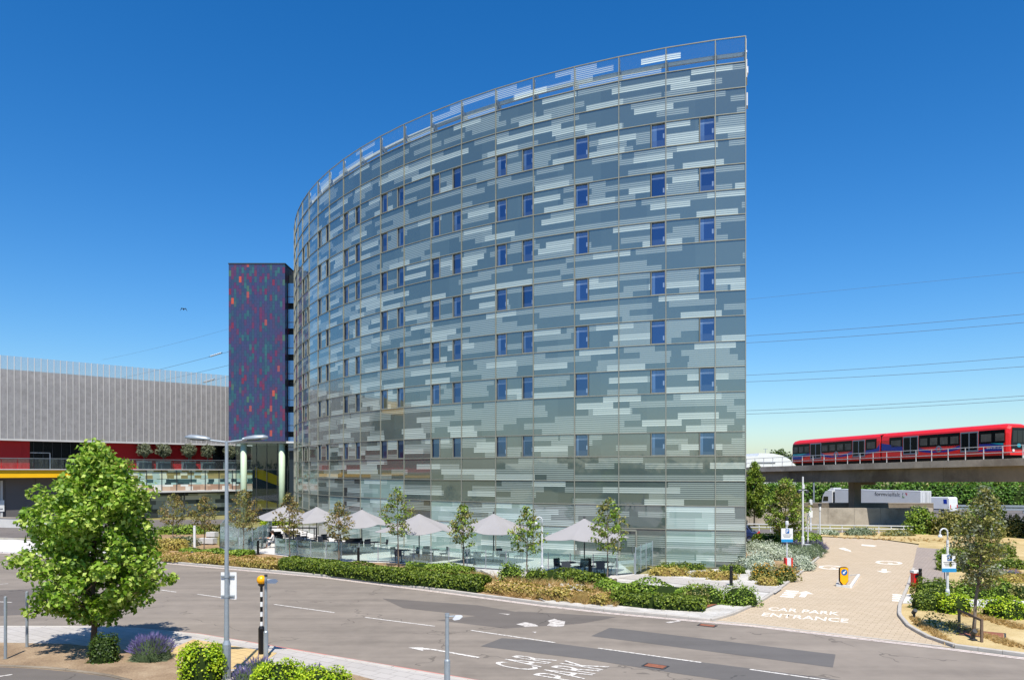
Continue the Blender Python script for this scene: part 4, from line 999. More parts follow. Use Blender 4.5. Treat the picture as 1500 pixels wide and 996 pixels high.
shrub(458, 1002, 32, 24, 'thin lavender clump between the two lime-green bushes', 'leaf_sage', 'core_sage', name='lavender', cat='lavender', z=.11, spiky=.25, dens=420, tips='leaf_lavender', tipfrac=.9, boxy=.9)
# hedges along the far kerb
hedge(gp([(420, 834), (480, 840), (560, 850), (640, 859), (708, 866)], .08), 1.35, .80, 'long clipped green hedge along the kerb before the terrace', 'leaf_hedge', size=.12, dens=210)
hedge(gp([(905, 883), (960, 889), (1030, 893)], .08), 1.25, .58, 'short clipped hedge next to the rusty covers', 'leaf_hedge', size=.11, dens=240)
hedge(gp([(236, 820), (300, 824), (360, 829), (414, 834)], .08), 1.3, .55, 'low band of straw-yellow grasses along the kerb', 'leaf_yellow', 'core_dry', size=.12, dens=210, amp=.14, tips='leaf_dry', tipfrac=.5)
hedge(gp([(720, 866), (780, 872), (850, 880), (890, 884)], .08), 1.2, .50, 'low band of ochre grasses between the two clipped hedges', 'leaf_yellow', 'core_dry', size=.12, dens=210, amp=.16, tips='leaf_dry', tipfrac=.35)
hedge(gp([(272, 812), (320, 814), (366, 815)], .08), 1.2, .45, 'low green shrub band in front of the tall glass screen', 'leaf_green', size=.13, dens=190, amp=.12)
hedge(gp([(604, 836), (650, 840), (688, 843)], .08), 1.1, .55, 'loose green shrub row beside the thin sparse tree', 'leaf_green', size=.12, dens=200, amp=.14)
hedge(gp([(880, 868), (930, 873), (990, 878), (1024, 880)], .08), 1.5, .68, 'loose fresh-green shrub row behind the short clipped hedge', 'leaf_green', 'core_leaf', size=.13, dens=210, amp=.2, boxy=.7)
hedge(gp([(800, 851), (850, 853), (880, 856)], .08), 1.2, .6, 'low mixed shrub row beneath the end balustrade posts', 'leaf_hedge', size=.12, dens=200, amp=.16)
shrub(748, 852, 34, 26, 'small green shrub before the fifth parasol', 'leaf_green', amp=.14, dens=200)
shrub(784, 855, 36, 22, 'dark green shrub at the foot of the white swan-neck lamp', 'leaf_hedge', amp=.14, dens=200)
shrub(1040, 884, 50, 26, 'fresh-green shrub beside the pair of rusty covers', 'leaf_green', amp=.18, dens=210, boxy=.9)
shrub(1088, 886, 56, 27, 'loose green shrub at the corner of the drive', 'leaf_green', amp=.2, dens=210, boxy=.9)
shrub(1022, 886, 40, 26, 'olive-green shrub between the hedge row and the covers', 'leaf_street', amp=.2, dens=210, boxy=.9)
for i, (px, py, w_, h_, lf, lab) in enumerate(((982, 843, 60, 12, 'leaf_yellow', 'low yellow shrub mat against the clear corner of the hotel'), (1036, 845, 44, 9, 'leaf_yellow', 'yellow shrub mat with a bare brown middle by the hotel'), (1060, 849, 44, 11, 'leaf_yellow', 'yellow shrub mat next to the black bollard'),
      (1000, 834, 70, 8, 'leaf_hedge', 'thin green strip of planting at the hotel glass'), (1074, 840, 40, 12, 'leaf_hedge', 'green shrub at the hotel corner'))):
    shrub(px, py, w_, h_, lab, lf, 'core_dry' if 'yellow' in lf else 'core_leaf', dens=230, boxy=.8, dfac=.5, amp=.15)
for (px, py, w_, h_, lf, lab) in ((1112, 834, 52, 24, 'leaf_silver', 'large silver-leaved shrub at the hotel corner'), (1140, 820, 56, 20, 'leaf_silver', 'silver shrub behind the orange flowers'), (1118, 808, 50, 14, 'leaf_silver', 'pale silver shrub close to the hotel edge'), (1176, 834, 40, 20, 'leaf_silver', 'silver shrub beside the red and white machine'),
      (1172, 818, 50, 18, 'leaf_sage', 'grey sage mound in front of the metal cabinet'), (1192, 815, 30, 16, 'leaf_sage', 'small sage mound at the kerb of the drive')):
    shrub(px, py, w_, h_, lab, lf, 'core_grey_leaf', dens=330, boxy=.95, amp=.16, size=.085)
for (px, py, w_, h_, lab) in ((1118, 850, 34, 22, 'dark shrub sprinkled with orange flowers'), (1152, 850, 40, 20, 'olive shrub with orange flowers by the machine')):
    shrub(px, py, w_, h_, lab, 'leaf_street', tips='leaf_orange', tipfrac=.22, dens=230, boxy=.95, amp=.18)
shrub(1126, 857, 30, 12, 'low tan shrub on the white gravel', 'leaf_yellow', 'core_dry', dens=220); shrub(1142, 856, 14, 7, 'tiny dark shrub on the white gravel', 'leaf_hedge', dens=220)
hedge(gp([(1112, 798), (1160, 797), (1200, 799)], .06), 2.2, .9, 'broad light-green shrub bank around the camera mast', 'leaf_green', size=.14, dens=150, amp=.18, boxy=.8)
hedge(gp([(1098, 806), (1130, 806), (1150, 806)], .06), 1.3, .6, 'dark shrub band behind the silver shrubs', 'leaf_dark', size=.13, dens=170, amp=.16, boxy=.8)
for px, lab in ((1164, 'purple lavender bank next to the parking sign'), (1196, 'purple lavender bank at the kerb beyond the cabinet')): shrub(px, 809, 36, 15, lab, 'leaf_sage', 'core_sage', name='lavender', cat='lavender', spiky=.2, dens=330, tips='leaf_lavender', tipfrac=.9, boxy=.95)
# strips by the concrete wall
for (px, py, w_, h_, lf, lab) in ((1262, 784, 44, 11, 'leaf_sage', 'grey-green mound before the white wall rail'), (1318, 785, 46, 9, 'leaf_street', 'brownish low shrub before the white wall rail'), (1214, 783, 30, 8, 'leaf_silver', 'pale low shrub under the camera posts'), (1222, 784, 14, 6, 'leaf_sage', 'small blue-grey mound on the lawn edge')):
    shrub(px, py, w_, h_, lab, lf, 'core_grey_leaf', dens=120, boxy=.95, dfac=.4, size=.16, z=.0)
# beds on the right-hand lawn
for (px, py, w_, h_, lf, lab) in ((1378, 878, 62, 28, 'leaf_hedge', 'dark green shrub beside the black bollard and red bin'), (1368, 893, 52, 25, 'leaf_hedge', 'dark clipped bush half shaded at the parking lamp'), (1404, 898, 50, 28, 'leaf_bright', 'yellow-green clipped bush at the foot of the parking lamp'),
      (1432, 876, 50, 24, 'leaf_green', 'green shrub behind the slender tree'), (1466, 876, 48, 26, 'leaf_green', 'broad green shrub beyond the slender tree'), (1500, 878, 40, 22, 'leaf_street', 'olive shrub along the pale footpath'),
      (1482, 905, 66, 28, 'leaf_bright', 'yellow-green clipped bush alone beside the footpath'), (1404, 822, 46, 17, 'leaf_green', 'green shrub near the far end of the parking strip'), (1458, 815, 60, 18, 'leaf_hedge', 'green shrub in the second row of the lawn'),
      (1440, 832, 60, 14, 'leaf_green', 'low green shrub in the third row of the lawn'), (1486, 833, 36, 14, 'leaf_hedge', 'small round green shrub in the third lawn row'), (1494, 852, 46, 10, 'leaf_yellow', 'straw-coloured low shrub at the lawn rows'), (1400, 836, 40, 14, 'leaf_hedge', 'dark green shrub beside the parking strip kerb')):
    shrub(px, py, w_, h_, lab, lf, 'core_dry' if 'yellow' in lf else 'core_leaf', z=.02, dens=260, boxy=.75, amp=.12)
shrub(1470, 846, 56, 10, 'grey-purple lavender row across the lawn', 'leaf_sage', 'core_sage', name='lavender', cat='lavender', spiky=.2, dens=300, tips='leaf_lavender', tipfrac=.6, z=.02, dfac=.5)
shrub(1374, 918, 40, 22, 'sparse dark twiggy shrub on the dry lawn', 'leaf_dark', dens=90, boxy=1.0, amp=.3, z=.02, core_on=False); shrub(1396, 928, 34, 20, 'sparse low shrub next to the tree guard', 'leaf_street', dens=90, amp=.3, z=.02, core_on=False)
# left bed and forecourt planting
for (px, py, w_, h_, lf, lab) in ((262, 782, 70, 12, 'leaf_green', 'green mat of planting behind the white post'), (310, 778, 60, 9, 'leaf_street', 'olive planting strip before the forecourt'), (248, 806, 50, 16, 'leaf_yellow', 'tawny grass mound next to the maple'), (266, 800, 46, 14, 'leaf_olive', 'greyish grass mound behind the tawny one'), (222, 812, 40, 14, 'leaf_yellow', 'tawny grass clump at the kerb end'),
      (412, 768, 62, 11, 'leaf_bright', 'bright green bush strip at the lobby glass'), (440, 772, 34, 8, 'leaf_bright', 'second bright green bush strip under the parasol')):
    shrub(px, py, w_, h_, lab, lf, 'core_dry' if 'yellow' in lf else 'core_leaf', dens=130, boxy=.8, size=.17, amp=.15, dfac=.5)
# straw tufts standing loose in the gravel and soil
def tufts(name, zone, n_, h, mat, label, z=.085, blades=26):
    bs, tp = [], []
    for _ in range(n_):
        (x0, y0), (x1, y1) = rnd.choice(zone); f = rnd.random(); p = np.array(G(x0+(x1-x0)*f+rnd.uniform(-4, 4), y0+(y1-y0)*f+rnd.uniform(-3, 3), z)); hh = h*rnd.uniform(.6, 1.2)
        b0 = p+rng.normal(0, .05, (blades, 3))*np.array([1, 1, 0]); t_ = p+rng.normal(0, .22*hh/.4, (blades, 3))*np.array([1, 1, 0])+np.array([0, 0, hh])*rng.uniform(.6, 1.1, (blades, 1)); bs.append(b0); tp.append(t_)
    v, f = blade_arrays(np.concatenate(bs), np.concatenate(tp), .014); o = bpy.data.objects.new(name, tri_mesh(name, [(v, f, 0)], [mat])); C.objects.link(o); o['kind'] = 'stuff'; tag(o, label, 'grass')
tufts('grass_tufts', [((240, 819), (414, 832)), ((620, 845), (700, 850)), ((700, 848), (860, 862)), ((720, 868), (900, 886)), ((860, 868), (900, 872))], 260, .42, 'leaf_dry', 'straw-coloured grass tufts scattered through the kerbside beds', blades=30)
tufts('lawn_grass', [((1335, 905), (1390, 942)), ((1390, 915), (1500, 950)), ((1400, 895), (1500, 920)), ((1430, 800), (1500, 845)), ((1220, 785), (1480, 796))], 700, .13, 'leaf_dry', 'dry yellow grass on the lawn by the drive', .015, 22)
# wall of greenery beyond the highway
far_h = [Vector((20, 128, 0)), Vector((60, 126, 0)), Vector((100, 120, 0)), Vector((150, 108, 0))]
hedge(far_h, 5.0, 4.25, 'tall green hedge running behind the highway barrier', 'leaf_far', size=.42, dens=16, amp=.14, boxy=.6, cap=26000)
far_t = [Vector((78, 150, 0)), Vector((120, 146, 0)), Vector((190, 120, 0))]
hedge(far_t, 8.0, 5.4, 'dull green tree belt rising behind the tall hedge', 'leaf_street', name='tree_belt', size=.6, dens=7, amp=.2, boxy=.8, cat='trees')
# unseen tree belt added behind the viewpoint to darken reflections in the hotel's glass
hedge([Vector((-220, -60, 0)), Vector((-60, -95, 0)), Vector((90, -95, 0)), Vector((260, -40, 0))], 12, 7.5, 'unseen dark tree belt added behind the viewpoint for the hotel glass reflections', 'leaf_dark', name='tree_belt', size=1.2, dens=2.2, amp=.25, boxy=.8, cat='trees')
# ------------------------------------------------------------------ terrace: paving, balustrade, parasols, furniture
front = [(321, 803), (347, 807), (372, 809), (402, 812), (442, 817), (472, 819), (504, 821.5), (545, 823), (579, 824), (645, 829), (711, 834), (760, 837), (811, 840), (854, 842.5), (903, 843.5), (930, 841)]
tpts = gp(front, .1) + [P[k]+out(k)*.06 for k in range(3, 20)] + gp([(380, 772), (326, 776)], .1)
sheet('terrace', tpts, .104, 'slabs_light', .14)
bl = thing('balustrade', 'frit-printed glass balustrade on slim steel posts around the terrace', 'railing', G(402, 812, .1))
def bal(pts, parent, hgt=1.15, step=1.35, band=.2):
    o0 = parent_world(parent); q = resample(pts, step)
    if (q[-1]-pts[-1]).length > .3: q.append(pts[-1])
    u = rnd.uniform(0, 40)
    for i, a in enumerate(q):
        mb = MB(); c = a-o0; mb.box((c.x, c.y, hgt*.52), (.05, .05, hgt*1.04)); obj('post', mb, 'galv', parent)
    for a, b in zip(q[:-1], q[1:]):
        t = (b-a).normalized(); A = a-o0+t*.05; B = b-o0-t*.05; n_ = Vector((-t.y, t.x, 0))*.008; mb = MB(); L = (B-A).length
        vs_ = [A-n_, B-n_, B+n_, A+n_]; mb.add([(p.x, p.y, z) for z in (.10, hgt) for p in vs_], [(3, 2, 1, 0), (4, 5, 6, 7), (0, 1, 5, 4), (1, 2, 6, 5), (2, 3, 7, 6), (3, 0, 4, 7)]); mb.uv = []
        cs = [(u, 0), (u+L, 0), (u+L, 0), (u, 0), (u, hgt/band), (u+L, hgt/band), (u+L, hgt/band), (u, hgt/band)]
        for f_ in mb.f: mb.uv += [cs[i] for i in f_]
        obj('pane', mb, 'balustrade_glass', parent); u += L
bal([G(x, y, .1)+Vector((0, .15, 0)) for x, y in front[3:]], bl)
bl2 = thing('balustrade', 'short glass balustrade turning from the terrace corner to the hotel door', 'railing', G(930, 841, .1))
bal([G(931, 840.6, .1), G(944, 833.5, .1), P[2]+(P[3]-P[2])*.2+out(2)*1.0], bl2, 1.5)
sc = thing('glass_screen', 'tall frit-printed glass screen at the planted end of the terrace', 'screen', G(321, 803, .1))
bal([G(x, y, .1)+Vector((0, .15, 0)) for x, y in front[:3]]+[G(392, 800, .1), G(398, 786, .1)], sc, 1.75, 1.5, .24)
bal([G(321, 803, .1)+Vector((0, .15, 0)), G(332, 786, .1), G(345, 777, .1)], sc, 1.75, 1.5, .24)
# parasols
def parasol(px, peak_y, z_peak, label, w=4.1, rz=0.0, sc_=1.0):
    D = FPX*(CAMZ-z_peak)/(peak_y-HOR); b_ = Vector(((px-750)*D/FPX, D, .104))
    t = thing('parasol', label, 'parasol', b_, rz, 'grey parasols on the terrace')
    mb = MB(); R = w/2; zp = z_peak-.1; drop = 1.12; rings = 7; seg = 40; vs_ = [(0, 0, zp)]
    for i in range(1, rings+1):
        f = i/rings
        for j in range(seg):
            a = 2*math.pi*(j+.5*0)/seg; k = 1/max(abs(math.cos(a)), abs(math.sin(a))); k = min(k, 1.38)     # square plan
            r = R*f*k; hip = abs(math.sin(4*a))                                      # sag between eight ribs
            z = zp-drop*(f**.86)*(.55+.45*k/1.0*.8) - .10*f*hip*(f) + .03*math.sin(5*a+px)*f
            vs_.append((r*math.cos(a), r*math.sin(a), z))
    fs = [(0, 1+j, 1+(j+1) % seg) for j in range(seg)]
    for i in range(rings-1):
        for j in range(seg): fs.append((1+i*seg+j, 1+(i+1)*seg+j, 1+(i+1)*seg+(j+1) % seg, 1+i*seg+(j+1) % seg))
    mb.add(vs_, fs); cn = obj('canopy', mb, 'canopy', t)
    md = cn.modifiers.new('thick', 'SOLIDIFY'); md.thickness = .012
    mb = MB(); mb.lathe([(.035, 0), (.035, zp+.06)], (0, 0, 0), 10); mb.lathe([(.05, zp+.02), (.07, zp+.06), (.04, zp+.12)], (0, 0, 0), 10); obj('pole', mb, 'dark_metal', t)
    mb = MB(); mb.box((0, 0, .04), (.9, .9, .08)); obj('base', mb, 'dark_metal', t)
    for j in range(8):
        a = j*math.pi/4; k = 1.38 if j % 2 else 1.0; mb = MB()
        mb.bar((0, 0, zp-.10), (R*.93*k*math.cos(a), R*.93*k*math.sin(a), zp-drop*(.55+.36*k)-.06), .025, .03); obj('rib', mb, 'dark_metal', t)
    return b_
PB = []
for px, py, zp, lab, rz in ((417, 739, 3.2, 'grey parasol at the lobby end of the terrace', .5), (464, 742, 3.2, 'second grey parasol from the lobby end of the terrace', .62), (530, 746, 3.2, 'third grey parasol from the lobby end of the terrace', .75),
                        (614, 752, 3.2, 'fourth grey parasol from the lobby end of the terrace', .9), (723, 752, 3.28, 'fifth grey parasol from the lobby end of the terrace', 1.0), (856, 759, 3.3, 'last grey parasol near the terrace door', 1.15)):
    PB.append(parasol(px, py, zp, lab, 4.25, rz))
# tables and chairs
def table_proto():
    t = thing('terrace_table', '', 'table'); mb = MB(); mb.lathe([(.42, .71), (.45, .72), (.45, .745), (.42, .75)], n=20); obj('tabletop', mb, 'soft_grey', t)
    mb = MB(); mb.lathe([(.035, .05), (.035, .71)], n=8); obj('leg', mb, 'dark_metal', t); mb = MB(); mb.lathe([(.28, 0), (.28, .02), (.06, .06)], n=14); obj('foot', mb, 'dark_metal', t); return t
def chair_proto():
    t = thing('terrace_chair', '', 'chair'); mb = MB(); mb.box((0, 0, .45), (.48, .48, .05)); obj('seat', mb, 'soft_grey', t)
    mb = MB(); mb.box((0, .23, .68), (.48, .04, .42), rx=-.12); obj('backrest', mb, 'soft_grey', t)
    for x in (-.21, .21):
        for y in (-.2, .2): mb = MB(); mb.bar((x, y, 0), (x, y, .44), .03); obj('leg', mb, 'dark_metal', t)
        mb = MB(); mb.bar((x*1.1, -.2, .64), (x*1.1, .22, .66), .04, .03); obj('armrest', mb, 'dark_metal', t)
    return t
tp_, cp_ = table_proto(), chair_proto(); first = [True, True]; ordn = ['lobby-end', 'second', 'third', 'fourth', 'fifth', 'last']
def put(pr, i, loc, rz, lab, grp):
    if first[i]: first[i] = False; o = pr; o.location = loc; o.rotation_euler = (0, 0, rz); o['label'] = lab
    else: o = dup(pr, loc, rz, lab)
    o['group'] = grp; return o
for i, b_ in enumerate(PB):
    for s_, dx in ((-1, -.95), (1, .95)):
        c = Vector((b_.x+dx, b_.y-.35+.1*s_, .105)); put(tp_, 0, c, 0, f'round grey table under the {ordn[i]} parasol', 'round tables under the parasols')
        for j in range(3):
            a = rnd.uniform(0, .5)+j*2.09; put(cp_, 1, c+Vector((math.cos(a)*.72, math.sin(a)*.72, 0)), a-math.pi/2, f'grey armchair at a round table under the {ordn[i]} parasol', 'armchairs under the parasols')
def sofa(px, py, rz, label, w=1.5):
    t = thing('sofa', label, 'sofa', G(px, py, .105), rz); mb = MB(); mb.box((0, 0, .22), (w, .75, .36)); obj('seat', mb, 'black_plastic', t)
    mb = MB(); mb.box((0, .34, .55), (w, .14, .42)); obj('backrest', mb, 'black_plastic', t)
    for s_ in (-1, 1): mb = MB(); mb.box((s_*(w/2-.06), 0, .46), (.12, .72, .22)); obj('armrest', mb, 'black_plastic', t)
    mb = MB(); mb.box((0, -.03, .44), (w-.3, .62, .10)); obj('cushion', mb, 'soft_grey', t)
sofa(513, 812, .3, 'black outdoor sofa beside a black bollard near the small ochre tree'); sofa(519, 803, .3, 'black outdoor sofa behind the first sofa by the ochre tree', 1.3)
sofa(404, 792, .5, 'dark outdoor sofa behind the balustrade corner post', 1.0)
# long dark high table at the lobby end
t = thing('bar_table', 'long dark bar table beyond the small brownish tree', 'table', G(428, 791, .105), -.05)
mb = MB(); mb.box((0, 0, 1.06), (4.2, .75, .06)); obj('tabletop', mb, 'dark_metal', t)
for x in (-2.0, 0, 2.0):
    for y in (-.3, .3): mb = MB(); mb.bar((x, y, 0), (x, y, 1.03), .07); obj('leg', mb, 'dark_metal', t)
# black bollard lights
def bollard(px, py, z, label, h=1.0, r=.085):
    t = thing('bollard', label, 'bollard', G(px, py, z), group='black bollards'); mb = MB(); mb.lathe([(r, 0), (r, h*.8), (r*.9, h*.81), (r*.9, h*.88), (r, h*.89), (r, h-.02), (r*.8, h)], n=14); obj('shaft', mb, 'black_paint', t, smooth=False)
    mb = MB(); mb.lathe([(r*1.25, 0), (r*1.25, .03)], n=14); obj('base', mb, 'dark_metal', t)
for a in ((525, 824, .09, 'black bollard beside the long hedge and ochre tree'), (378, 812, .09, 'black bollard in front of the seated pair'), (1071, 857, .1, 'black bollard by the yellow shrub mats at the hotel corner'), (864, 843, .1, 'black bollard behind the last balustrade run'), (679, 823, .1, 'black bollard near the thin sparse tree'), (1348, 861, .02, 'black bollard beside the red bin'), (731, 812, .1, 'black bollard under the fifth parasol')): bollard(*a)

# ------------------------------------------------------------------ two people seated at a table
def person(base, rz, label, top, legs, hair, h=1.0):
    t = thing('person', label, 'person', base, rz)
    J = {'pel': (0, 0, .50), 'wa': (0, .02, .68), 'ch': (0, .0, .90), 'nk': (0, -.02, 1.05), 'hd': (0, -.05, 1.14), 'ht': (0, -.05, 1.30)}
    ver = []; ed = []; rad = []; idx = {}
    def V(n_, p, r): idx[n_] = len(ver); ver.append(p); rad.append(r)
    for n_, r in (('pel', .15), ('wa', .13), ('ch', .16), ('nk', .055), ('hd', .085), ('ht', .075)): V(n_, J[n_], r)
    for a, b in (('pel', 'wa'), ('wa', 'ch'), ('ch', 'nk'), ('nk', 'hd'), ('hd', 'ht')): ed.append((idx[a], idx[b]))
    for s_, n_ in ((-1, 'l'), (1, 'r')):
        V(n_+'hip', (s_*.10, -.03, .49), .10); V(n_+'kn', (s_*.13, -.46, .50), .072); V(n_+'an', (s_*.13, -.46, .09), .045); V(n_+'to', (s_*.14, -.64, .05), .04)
        V(n_+'sh', (s_*.19, 0, .97), .065); V(n_+'el', (s_*.25, -.10, .72), .048); V(n_+'wr', (s_*.17, -.36, .76), .035); V(n_+'ha', (s_*.13, -.45, .77), .035)
        for a, b in (('pel', n_+'hip'), (n_+'hip', n_+'kn'), (n_+'kn', n_+'an'), (n_+'an', n_+'to'), ('ch', n_+'sh'), (n_+'sh', n_+'el'), (n_+'el', n_+'wr'), (n_+'wr', n_+'ha')): ed.append((idx[a], idx[b]))
    me = bpy.data.meshes.new('body'); me.from_pydata(ver, ed, []); o = bpy.data.objects.new('body', me); C.objects.link(o); bpy.context.view_layer.objects.active = o
    sk = o.modifiers.new('skin', 'SKIN'); sk.use_smooth_shade = True
    for i, r in enumerate(rad): me.skin_vertices[0].data[i].radius = (r, r); me.skin_vertices[0].data[i].use_root = i == 0
    sb = o.modifiers.new('sub', 'SUBSURF'); sb.levels = 2; sb.render_levels = 2; bpy.context.view_layer.update()
    m2 = bpy.data.meshes.new_from_object(o.evaluated_get(bpy.context.evaluated_depsgraph_get())); bpy.data.objects.remove(o)
    m2.materials.clear()
    for m in (top, legs, 'skin'): m2.materials.append(MAT(m))
    for p_ in m2.polygons:
        c = p_.center; p_.material_index = 2 if (c.z > 1.02 or c.z < .30 or (c.y < -.24 and c.z > .66)) else (0 if c.z > .60 else 1); p_.use_smooth = True
    o = bpy.data.objects.new('body', m2); C.objects.link(o); o.parent = t
    mb = MB(); mb.lathe([(.01, 1.36), (.08, 1.34), (.105, 1.28), (.108, 1.20), (.085, 1.13)], (0, -.025, 0), 14); obj('hair', mb, hair, t, smooth=True)
    mb = MB(); mb.box((0, -.135, 1.21), (.03, .04, .05)); obj('nose', mb, 'skin', t)
    return t
pc = G(383, 803, .105)
put(tp_, 0, pc+Vector((0, .1, 0)), 0, 'round grey table between the two seated people', 'round tables under the parasols')
for s_, lab, tc, lc, hr in ((-1, 'seated person in a beige top and dark trousers facing the table', 'cloth_beige', 'cloth_grey', 'hair_dark'), (1, 'seated person in a white shirt across the table from the beige top', 'cloth_white', 'cloth_white', 'hair_dark')):
    q = pc+Vector((s_*.72, .12 if s_ < 0 else .5, 0)); person(q, -s_*1.45 + math.pi*0, lab, tc, lc, hr)
    put(cp_, 1, q, -s_*1.45, 'grey armchair under the ' + ('person in the beige top' if s_ < 0 else 'person in the white shirt'), 'armchairs under the parasols')

# ------------------------------------------------------------------ benches, posts, lamps, signs
for px, py, w_, lab in ((311, 787, 15, 'pale stone bench farther from the kerb by the tall glass screen'), (304, 797, 26, 'pale stone bench beside the white post')):
    t = thing('bench', lab, 'bench', G(px, py, .09), -.3, 'stone benches'); s_ = FPX/t.location.y; mb = MB(); mb.box((0, 0, .29), (w_/s_, .55, .42)); obj('seat', mb, 'pale_wall', t); mb = MB()
    for x in (-.36, .36): m_ = MB(); m_.box((x*w_/s_*.9, 0, .04), (.3, .45, .08)); obj('leg', m_, 'concrete', t)
t = thing('post', 'plain white post in the planting beside the stone bench', 'post', G(285, 803, .09)); mb = MB(); mb.lathe([(.10, 0), (.10, 1.72), (.06, 1.78)], n=12); obj('shaft', mb, 'white_paint', t); mb = MB(); mb.lathe([(.15, 0), (.15, .04)], n=12); obj('base', mb, 'white_metal', t)
# big twin-arm street lamp
b_ = G(332, 995, .11); t = thing('street_lamp', 'tall galvanised street lamp with two heads and a white board', 'lamp', b_); s_ = FPX/b_.y
zt_ = (995-646)/s_
mb = MB(); mb.lathe([(.115, 0), (.115, 1.00), (.072, 1.12), (.06, 2.6), (.046, zt_-.05), (.044, zt_)], n=14); obj('column', mb, 'galv', t, smooth=False)
mb = MB(); mb.lathe([(.20, -.02), (.20, .03)], n=14); obj('base', mb, 'concrete', t)
for s__ in (-1, 1):
    mb = MB(); mb.tube([(0, 0, zt_-.03), (s__*.35, 0, zt_+.01), (s__*.55, 0, zt_+.04)], .03, 8); obj('arm', mb, 'galv', t)
    mb = MB(); vs_ = []; n_ = 12
    prof = [(0.0, .05, .04), (.15, .10, .075), (.45, .15, .10), (.75, .13, .09), (.92, .05, .04)]
    for x, wy, hz in prof:
        for j in range(n_):
            a = 2*math.pi*j/n_; vs_.append((s__*(.45+x*.78), wy*math.cos(a), zt_+.05+(hz*1.0 if math.sin(a) > 0 else hz*.55)*math.sin(a)+x*.06))
    fs = [(i*n_+j, i*n_+(j+1) % n_, (i+1)*n_+(j+1) % n_, (i+1)*n_+j) for i in range(4) for j in range(n_)]+[tuple(range(n_)), tuple(range(4*n_, 5*n_))]
    mb.add(vs_, fs); hd = obj('lamp_head', mb, 'galv', t, smooth=True); mb = MB(); mb.box((s__*.80, 0, zt_+.035), (.38, .2, .03), ry=-s__*.06); obj('lens', mb, 'glass_dark', hd)
bd = MB(); bd.box((.02, .11, (995-858)/s_), (23/s_, .015, 39/s_)); bo = obj('board', bd, 'white_paint', t)
mb = MB()
for z in ((995-844)/s_, (995-873)/s_): mb.box((.0, .07, z), (20/s_, .05, .035)); 
for z in ((995-844)/s_, (995-873)/s_): mb.lathe([(.075, z-.03), (.075, z+.03)], n=12)
obj('bracket', mb, 'galv', bo)
# belisha beacon
b_ = G(383, 957, .11); t = thing('crossing_beacon', 'black and white striped crossing beacon with an amber globe', 'beacon', b_); s_ = FPX/b_.y; hz = (957-859)/s_
mb = MB(); mb.lathe([(.10, 0), (.10, .82), (.06, .90)], n=14); obj('base', mb, 'black_paint', t); nb_ = 8; z0 = .88
for i in range(nb_):
    mb = MB(); a = z0+(hz-z0)*i/nb_; c = z0+(hz-z0)*(i+1)/nb_; mb.lathe([(.042, a+.001), (.042, c-.001)], n=12); obj('band', mb, 'white_paint' if i % 2 == 0 else 'black_paint', t)
mb = MB(); mb.lathe([(.05, hz), (.11, hz+.06), (.11, hz+.09), (.04, hz+.10)], n=14); obj('collar', mb, 'black_paint', t)
mb = MB(); mb.lathe([(.15*math.sin(a), hz+.22-.15*math.cos(a)) for a in np.linspace(.25, math.pi-.02, 12)], n=20); obj('globe', mb, 'amber', t, smooth=True)
# finger sign post
b_ = G(389.5, 962, .11); t = thing('sign_post', 'slim grey sign post with a small white finger sign', 'sign', b_); s_ = FPX/b_.y; hz = (962-842)/s_
mb = MB(); mb.lathe([(.075, 0), (.075, .80), (.048, .84), (.045, hz)], n=12); obj('pole', mb, 'galv', t)
mb = MB(); mb.lathe([(.05, hz-.05), (.05, hz+.02)], n=12); obj('cap', mb, 'dark_metal', t)
mb = MB(); mb.plate((.05, .0, hz-.26), (1, 0, 0), (0, 0, 1), (0, -1, 0), [(0, 0), (.27, 0), (.34, .07), (.27, .14), (0, .14)], .025); obj('finger', mb, 'white_metal', t)
# short lamp post cut by the frame
D = 19.0; b_ = Vector(((655-750)*D/FPX, D, .105)); t = thing('lamp_post', 'short grey lamp post with a single flat head at the road edge', 'lamp', b_); hz = zat(899, D)-.105; zc_ = zat(967, D)-.105
mb = MB(); mb.lathe([(.075, 0), (.075, zc_), (.05, zc_+.04), (.045, hz)], n=12); obj('column', mb, 'galv', t); mb = MB(); mb.lathe([(.055, hz-.06), (.055, hz+.02)], n=12); obj('cap', mb, 'galv', t)
mb = MB(); mb.tube([(0, 0, hz-.06), (.18, 0, hz-.05)], .018, 8); obj('arm', mb, 'galv', t); mb = MB(); mb.plate((.14, .08, hz-.14), (1, 0, 0), (0, 0, 1), (0, -1, 0), [(0, .03), (.04, .0), (.17, .02), (.24, .08), (.20, .10), (.06, .10)], .16); obj('lamp_head', mb, 'white_metal', t)
# two plain posts beside the maple
for px, py, h_, lab in ((8, 965, 1.95, 'plain grey metal post on the mulch away from the maple'), (39.5, 947.5, 1.85, 'plain grey metal post next to the maple crown')):
    t = thing('post', lab, 'post', G(px, py, .11), group='grey posts by the maple'); mb = MB(); mb.lathe([(.045, 0), (.045, h_), (.02, h_+.02)], n=10); obj('shaft', mb, 'galv', t); mb = MB(); mb.lathe([(.07, -.01), (.07, .02)], n=10); obj('base', mb, 'concrete_dark', t)
